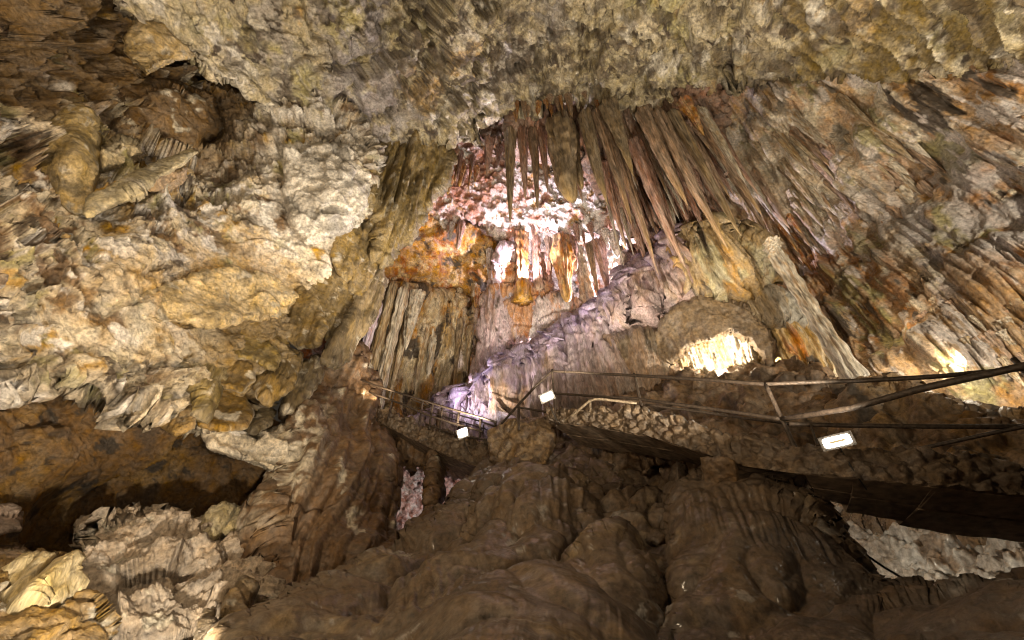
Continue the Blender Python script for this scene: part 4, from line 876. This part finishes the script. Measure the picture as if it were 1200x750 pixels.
# ================================================================== footbridge, walkway, railings, lamps
def tube_geo(pts, rad, ns=8, wob=0, seed=0, caps=True):
    pts = np.array(pts, float)
    # resample
    d = np.r_[0, np.cumsum(np.linalg.norm(np.diff(pts, axis=0), axis=1))]
    n = max(2, int(d[-1]/.12)); s = np.linspace(0, d[-1], n+1)
    Q = np.stack([np.interp(s, d, pts[:, k]) for k in range(3)], -1)
    if wob: Q = Q + wob*np.stack([pn(Q, 1.3, seed), pn(Q, 1.3, seed+1), pn(Q, 1.3, seed+2)], -1)
    tg = np.gradient(Q, axis=0); tg /= np.linalg.norm(tg, axis=1, keepdims=True)
    up = np.array([0, 0, 1.]) if abs(tg[:, 2]).max() < .95 else np.array([1., 0, 0])
    a = np.cross(tg, up); a /= np.linalg.norm(a, axis=1, keepdims=True); b = np.cross(tg, a)
    th = np.linspace(0, 2*math.pi, ns, endpoint=False)
    rr = rad*(1+.07*pn(Q, 9, seed+4))[:, None, None] if wob else rad
    V = Q[:, None] + rr*(np.cos(th)[None, :, None]*a[:, None] + np.sin(th)[None, :, None]*b[:, None])
    V = V.reshape(-1, 3); m = len(Q); i = np.arange(m*ns).reshape(m, ns); j = np.roll(i, -1, 1)
    f = np.stack([i[:-1], j[:-1], j[1:], i[1:]], -1).reshape(-1, 4); f3 = np.zeros((0, 3), int)
    if caps:
        V = np.concatenate([V, Q[:1], Q[-1:]]); A = m*ns
        f3 = np.concatenate([np.stack([np.full(ns, A), j[0], i[0]], -1), np.stack([np.full(ns, A+1), i[-1], j[-1]], -1)])
    return V, f, f3
def joinm(name, parts, mat, parent=None, cols=None, smooth=True):
    V = []; F4 = []; F3 = []; n = 0
    for (v, f, g) in parts:
        V.append(v); F4.append(np.asarray(f).reshape(-1, 4)+n); F3.append(np.asarray(g).reshape(-1, 3)+n); n += len(v)
    V = np.concatenate(V); c = np.tile(np.array(cols), (n, 1)) if cols is not None else None
    fs = [x for x in (np.concatenate(F4), np.concatenate(F3)) if len(x)]
    return mesh_np(name, V, fs, mat, c, parent, smooth=smooth)
def box_geo(c, ax, ay, az):
    c, ax, ay, az = map(np.array, (c, ax, ay, az))
    V = np.array([c+sx*ax+sy*ay+sz*az for sz in (-1, 1) for sy in (-1, 1) for sx in (-1, 1)], float)
    return V, np.array([[0, 2, 3, 1], [4, 5, 7, 6], [0, 1, 5, 4], [2, 6, 7, 3], [0, 4, 6, 2], [1, 3, 7, 5]]), np.zeros((0, 3), int)
def lerp_t(px, tab): return float(np.interp(px, [a for a, b in tab], [b for a, b in tab]))
TW = [(640, 9.0), (745, 7.5), (870, 6.1), (940, 5.2), (1000, 4.9), (1100, 4.6), (1215, 4.4), (1300, 4.25)]
TB = [(430, 12.7), (500, 11.8), (570, 10.9), (640, 10.2)]

def slab(parent, near, tab, width, thick, ztop, mat, name='deck'):
    """near: px,py of the near lower edge; width in metres away from the viewer"""
    N = np.array([T(px, py, lerp_t(px, tab)) for px, py in near])
    s = np.linspace(0, len(N)-1, (len(N)-1)*14+1); Nn = np.stack([np.interp(s, range(len(N)), N[:, k]) for k in range(3)], -1)
    tg = np.gradient(Nn, axis=0); out = np.stack([-tg[:, 1], tg[:, 0], 0*tg[:, 0]], -1); out /= np.linalg.norm(out, axis=1, keepdims=True)
    out *= np.sign((out*(Nn-np.array([0, 0, CAMZ]))).sum(1, keepdims=True))
    W = np.interp(s, range(len(N)), width)[:, None] if hasattr(width, '__len__') else width
    rows = []
    prof = [(0, thick), (0, 0), (.48, .0), (.485, .03), (.515, .03), (.52, -.0), (1, 0), (1, thick)]
    for (u, z) in prof:
        q = Nn + out*W*u + np.array([0, 0, z]); q = q + .015*np.stack([pn(q, 2, 1), pn(q, 2, 2), pn(q, 4, 3)], -1); rows.append(q)
    V = np.stack(rows, 1); m, k = V.shape[:2]; i = np.arange(m*k).reshape(m, k); j = np.roll(i, -1, 1)
    f = np.stack([i[:-1], i[1:], j[1:], j[:-1]], -1).reshape(-1, 4)
    f = np.concatenate([f, [[0, k-1, 2, 1]]])
    o = mesh_np(name, V.reshape(-1, 3), f, mat, None, parent, smooth=False)
    return Nn, out, o
def stones(parent, Nn, out, hts, size, name, seed, off=0, depth=.35, mat=M_MUD):
    """rubble kerb: clay coated stones bedded side by side, one continuous uneven face"""
    L = np.r_[0, np.cumsum(np.linalg.norm(np.diff(Nn, axis=0), axis=1))]
    n = int(L[-1]/.022); s = np.linspace(0, L[-1], n)
    N = np.stack([np.interp(s, L, Nn[:, k]) for k in range(3)], -1); O = np.stack([np.interp(s, L, out[:, k]) for k in range(3)], -1)
    H = np.interp(np.linspace(0, 1, n), np.linspace(0, 1, len(hts)), hts)*(1+.30*fbm(N, (2.6, 2.6, 0), 3, seed+1))
    v = np.linspace(0, 1, 44); prof = []
    for t in v:      # up the face, over the top and back
        if t < .62: prof.append((0, t/.62))
        else: prof.append(((t-.62)/.38, 1.0 - .25*((t-.62)/.38)**2))
    B = np.stack([N + O*(off + depth*a + .02) + np.array([0, 0, 1])*(H*b)[:, None] for a, b in prof], 1)
    nrm = np.stack([-O*(1-min(1, a*5)) + np.array([0, 0, 1.])*(min(1, .05+a*5) if a > 0 else 0) for a, b in prof], 1); nrm /= np.linalg.norm(nrm, axis=-1, keepdims=True)
    v1, e1 = facets(B + .04*fbm(B, 5, 2, seed+4)[..., None], .8/size, seed+2, .35); v2, e2 = facets(B, 2.1/size, seed+3, .3)
    hgt = size*(.75*sstep(0, .45, e1) + .5*v1 + .22*sstep(0, .4, e2) + .25*v2) + .03*fbm(B, 9, 3, seed+5, .65)
    V = B + nrm*hgt[..., None]*.6
    m, k = V.shape[:2]; i = np.arange(m*k).reshape(m, k); f = np.stack([i[:-1, :-1], i[1:, :-1], i[1:, 1:], i[:-1, 1:]], -1).reshape(-1, 4)
    c = pal(np.array([.135, .096, .062]), [(np.array([.185, .135, .09]), 3.0, .0, .2), (np.array([.085, .056, .035]), 5, .1, .2)], seed+6)(V.reshape(-1, 3), None, None, None)
    return mesh_np(name, V.reshape(-1, 3), f, mat, c, parent)

wk = empty('walkway', tuple(T(1000, 575, 4.9))); tag(wk, 'raised concrete walkway with a rubble stone kerb crossing the right half', 'walkway')
near = [(642, 494), (690, 500), (760, 512), (870, 546), (940, 556), (1000, 562), (1100, 572), (1215, 585), (1300, 594)]
Nn, out, _ = slab(wk, near, TW, [1.3, 1.3, 1.2, .85, .85, .95, 1.05, 1.1, 1.1], .16, 0, M_SOFFIT)
stones(wk, Nn+np.array([0, 0, .0]), out, [.30, .36, .44, .48, .42, .38, .34, .34, .36], .15, 'rubble_kerb', 5, off=-.05)
fb = empty('footbridge', tuple(T(520, 535, 13.3))); tag(fb, 'narrow concrete footbridge climbing to the left above the dark gap', 'footbridge')
near2 = [(438, 492), (470, 508), (505, 526), (540, 541), (590, 556)]
N2, out2, _ = slab(fb, near2, TB, 1.3, .2, 0, M_SOFFIT)
stones(fb, N2, out2, [.40, .50, .62, .68, .72], .16, 'rubble_kerb', 6, off=-.06)
# masonry pier between them
pr = []
def pier():
    poly = [(572, 506), (590, 492), (612, 492), (640, 486), (652, 492), (648, 530), (636, 552), (610, 550), (590, 548), (574, 540)]
    patch('rubble_masonry_pier', poly, [(575, 520, 10.8), (612, 500, 10.5), (650, 500, 10.2), (612, 540, 10.1), (645, 540, 9.8)],
          lambda V, px, py: .04*facets(V, 2.4, 731, .8)[0] + .07*sstep(0, .35, facets(V, 2.6, 732)[1]) + .04*fbm(V, 4, 4, 733), 
          pal(np.array([.20, .135, .075]), [(np.array([.27, .19, .11]), 3, .05, .1), (np.array([.12, .08, .05]), 4, .1, .1)], 734), M_MUD, 1.1, (5, .6), (3, .06),
          label='rough masonry pier of clay covered stones joining the footbridge and the walkway', cat='pier')
pier()
patch('masonry_post', [(820, 536), (848, 534), (862, 540), (868, 560), (866, 580), (824, 584)], [(824, 560, 7.2), (864, 560, 7.0), (845, 545, 6.95)],
      lambda V, px, py: .06*fbm(V, 3, 4, 741), pal(np.array([.16, .105, .06]), [(np.array([.22, .15, .09]), 3, .05, .15)], 742), M_MUD, 1.2, (5, .3), (2, .08),
      label='squat clay coloured support block under the middle of the walkway', cat='pier')

def railing(label, rails, posts, tab, loc, mat=M_RAIL, name='railing', seed=0):
    e = empty(name, tuple(loc)); tag(e, label, 'railing')
    for k, (pts, r) in enumerate(rails):
        joinm('rail', [tube_geo([T(p[0], p[1], (p[2] if len(p) > 2 else lerp_t(p[0], tab))) for p in pts], r*.88, 10, .005, seed+k)], mat, e)
    for k, (a, b, r) in enumerate(posts):
        pa = T(a[0], a[1], a[2] if len(a) > 2 else lerp_t(a[0], tab)); 
        if b is None: continue
        zt = rz_at(pa[0], pa[1], b); pb = np.array([pa[0], pa[1], zt])
        joinm('post', [tube_geo([pa, pb], r, 8, .005, seed+20+k)], mat, e)
    return e
def top_t(px, py, base):   # t of a point on the vertical above a base point, at picture row py
    z = rz_at(base[0], base[1], py); q = np.array([base[0], base[1], z]) - np.array([0, 0, CAMZ]); return q[1]*math.cos(PITCH)+q[2]*math.sin(PITCH)
# main railing on the walkway: post feet then rails through the tops
feet = [(652, 500, 9.0), (757, 500, 7.6), (941, 545, 5.25)]
F1, F2, F3_ = [T(*f) for f in feet]
def up_px(b, py):
    z = rz_at(b[0], b[1], py); q = np.array([b[0], b[1], z-CAMZ]); t = q[1]*math.cos(PITCH)+q[2]*math.sin(PITCH); return (600+F*q[0]/t, py, t)
r1, r2, r3 = up_px(F1, 435), up_px(F2, 440), up_px(F3_, 450)
m1, m2, m3 = up_px(F1, 461), up_px(F2, 468), up_px(F3_, 491)
railing('rusty muddy handrail along the right walkway, with posts and two rails',
        [([r1, r2, (830, 445, 6.9), r3, (1010, 446, 5.3), (1100, 441, 4.95), (1220, 430, 4.5)], .030),
         ([m1, m2, (840, 480, 6.7), m3], .030),
         ([(757, 474, 7.9), (850, 487, 7.0), (925, 497, 5.9)], .022)],
        [((652, 500, 9.0), 433, .022), ((757, 500, 7.6), 438, .026), ((941, 545, 5.25), 449, .026)], TW, T(941, 545, 5.25), seed=1)
railing('thick near handrail rising to the right edge above the walkway end',
        [([m3, (1000, 478, 4.6), (1080, 455, 4.2), (1150, 440, 3.95), (1230, 422, 3.7)], .036),
         ([(925, 497, 5.4), (1000, 499, 5.2), (1100, 500, 4.9), (1220, 500, 4.6)], .030),
         ([(1050, 531, 5.3), (1110, 519, 5.0), (1160, 508, 4.75), (1225, 495, 4.5)], .024)], [((1330, 570, 4.0), 420, .03)], TW, T(1262, 560, 4.1), seed=40)
railing('bent pale tan pipe rail behind the middle posts',
        [([(656, 497, 8.8), (672, 486, 8.5), (690, 470, 8.3), (700, 467, 8.2), (746, 473, 7.8)], .026)], [((694, 492, 8.3), 468, .026)], TW, T(694, 492, 8.3), M_PIPE, seed=50)
railing('short pipe rail above the masonry pier, left of the round lamp',
        [([r1, (628, 452, 9.4), (606, 476, 9.9), (588, 496, 10.3)], .030), ([(606, 477, 9.9), (648, 484, 9.3)], .026)], [((608, 504, 9.9), 476, .030)], TW, T(608, 504, 9.9), seed=60)
gA = [(424, 494), (440, 498), (491, 500), (503, 504), (515, 506), (536, 510), (580, 524)]
railing('long dark handrail of the climbing footbridge with close posts',
        [([(418, 443), (440, 452), (505, 472), (545, 484), (582, 495)], .030), ([(428, 458), (470, 473), (500, 486), (530, 496), (566, 506)], .030),
         ([(500, 497), (540, 512), (575, 516)], .024)],
        [((455, 492), 457, .03), ((491, 498), 468, .028), ((503, 503), 471, .032), ((515, 506), 478, .026), ((536, 500), 482, .030), ((562, 512), 490, .03), ((580, 516), 494, .032)],
        TB, T(503, 503, 11.8), seed=70)
railing('thinner far side rail of the footbridge, reddish brown',
        [([(482, 468, 13.2), (520, 481, 12.8), (560, 493, 12.4), (600, 506, 12.0)], .024), ([(490, 478, 13.1), (520, 488, 12.8), (570, 503, 12.3)], .02)],
        [((526, 496, 12.75), 484, .02), ((566, 508, 12.3), 496, .02)], TB, T(526, 496, 12.75), seed=90)
def flood(px, py, t, ax_px, w_, h_, label, slit=False, stick=None):
    """floodlight: housing, lit glass, arm. ax_px: picture direction of the long side (degrees)"""
    c = T(px, py, t); e = empty('floodlight', tuple(c)); tag(e, label, 'lamp')
    cam0 = np.array([0, 0, CAMZ]); n = (cam0-c)/np.linalg.norm(cam0-c); n = n + np.array([0, -.15, -.1]); n /= np.linalg.norm(n)
    R = np.array([1, 0, 0.]); a = math.radians(ax_px); cu = np.array([0, -math.sin(PITCH), math.cos(PITCH)])
    u = R*math.cos(a)+cu*math.sin(a); u -= n*(u@n); u /= np.linalg.norm(u); v = np.cross(n, u)
    hs = joinm('housing', [box_geo(c-n*.05, u*(w_*.60), v*(h_*.68), n*.04)], M_HOUSE, e, smooth=False)
    # rounded glass
    th = np.linspace(0, 2*math.pi, 28, endpoint=False); ex = .35
    ring = np.stack([np.sign(np.cos(th))*np.abs(np.cos(th))**ex*w_*.5, np.sign(np.sin(th))*np.abs(np.sin(th))**ex*h_*.5], -1)
    V = np.concatenate([c-n*.012+ring[:, :1]*u+ring[:, 1:]*v, c+n*.012+ring[:, :1]*.94*u+ring[:, 1:]*.9*v, [c+n*.014]])
    i = np.arange(28); j = (i+1) % 28
    gl = joinm('glass', [(V, np.stack([i, j, j+28, i+28], -1), np.stack([i+28, j+28, 0*i+56], -1))], M_GLOW, e, smooth=False)
    gl.parent = hs; gl.location = gl.location - hs.location
    if slit:
        st = joinm('led_strip', [box_geo(c+n*.024, u*(w_*.27), v*(h_*.10), n*.006)], M_YEL, e, smooth=False)
        st.parent = hs; st.location = st.location - hs.location
    q0 = c-n*.09-v*h_*.3; joinm('cable', [tube_geo([q0, q0-n*.06+np.array([.03, .02, -.12]), q0+np.array([.10, .10, -.30]), q0+np.array([.22, .22, -.42])], .008, 6)], M_BLACK, e)
    for s in (stick or []): joinm('arm', [tube_geo([T(*q) for q in s], .014, 8)], M_RAIL, e)
    return e
flood(981, 517, 4.95, 14, .27, .11, 'bright rectangular floodlight on the walkway at the right, a yellow strip in its face', True, [[(968, 520, 5.02), (958, 524, 5.1), (950, 497, 5.3)]])
flood(641, 465, 8.5, 24, .24, .13, 'bright oval floodlight over the masonry pier, on a thin upright', False, [[(650, 462, 8.6), (651, 498, 8.8)]])
flood(542, 508, 10.9, 20, .23, .17, 'bright small floodlight at the lower end of the footbridge', False, [[(546, 510, 11.0), (572, 516, 11.0)]])
flood(435, 473, 12.3, 0, .08, .08, 'tiny bright lamp at the far upper end of the footbridge', False, [[(437, 476, 12.4), (440, 490, 12.5)]])
o = joinm('cable', [tube_geo([T(985, 630, 5.4), T(1010, 648, 5.1), T(1040, 668, 4.9), T(1068, 683, 4.8)], .012, 8, .02, 5)], M_BLACK); tag(o, 'thin black cable sagging down below the walkway slab', 'cable')
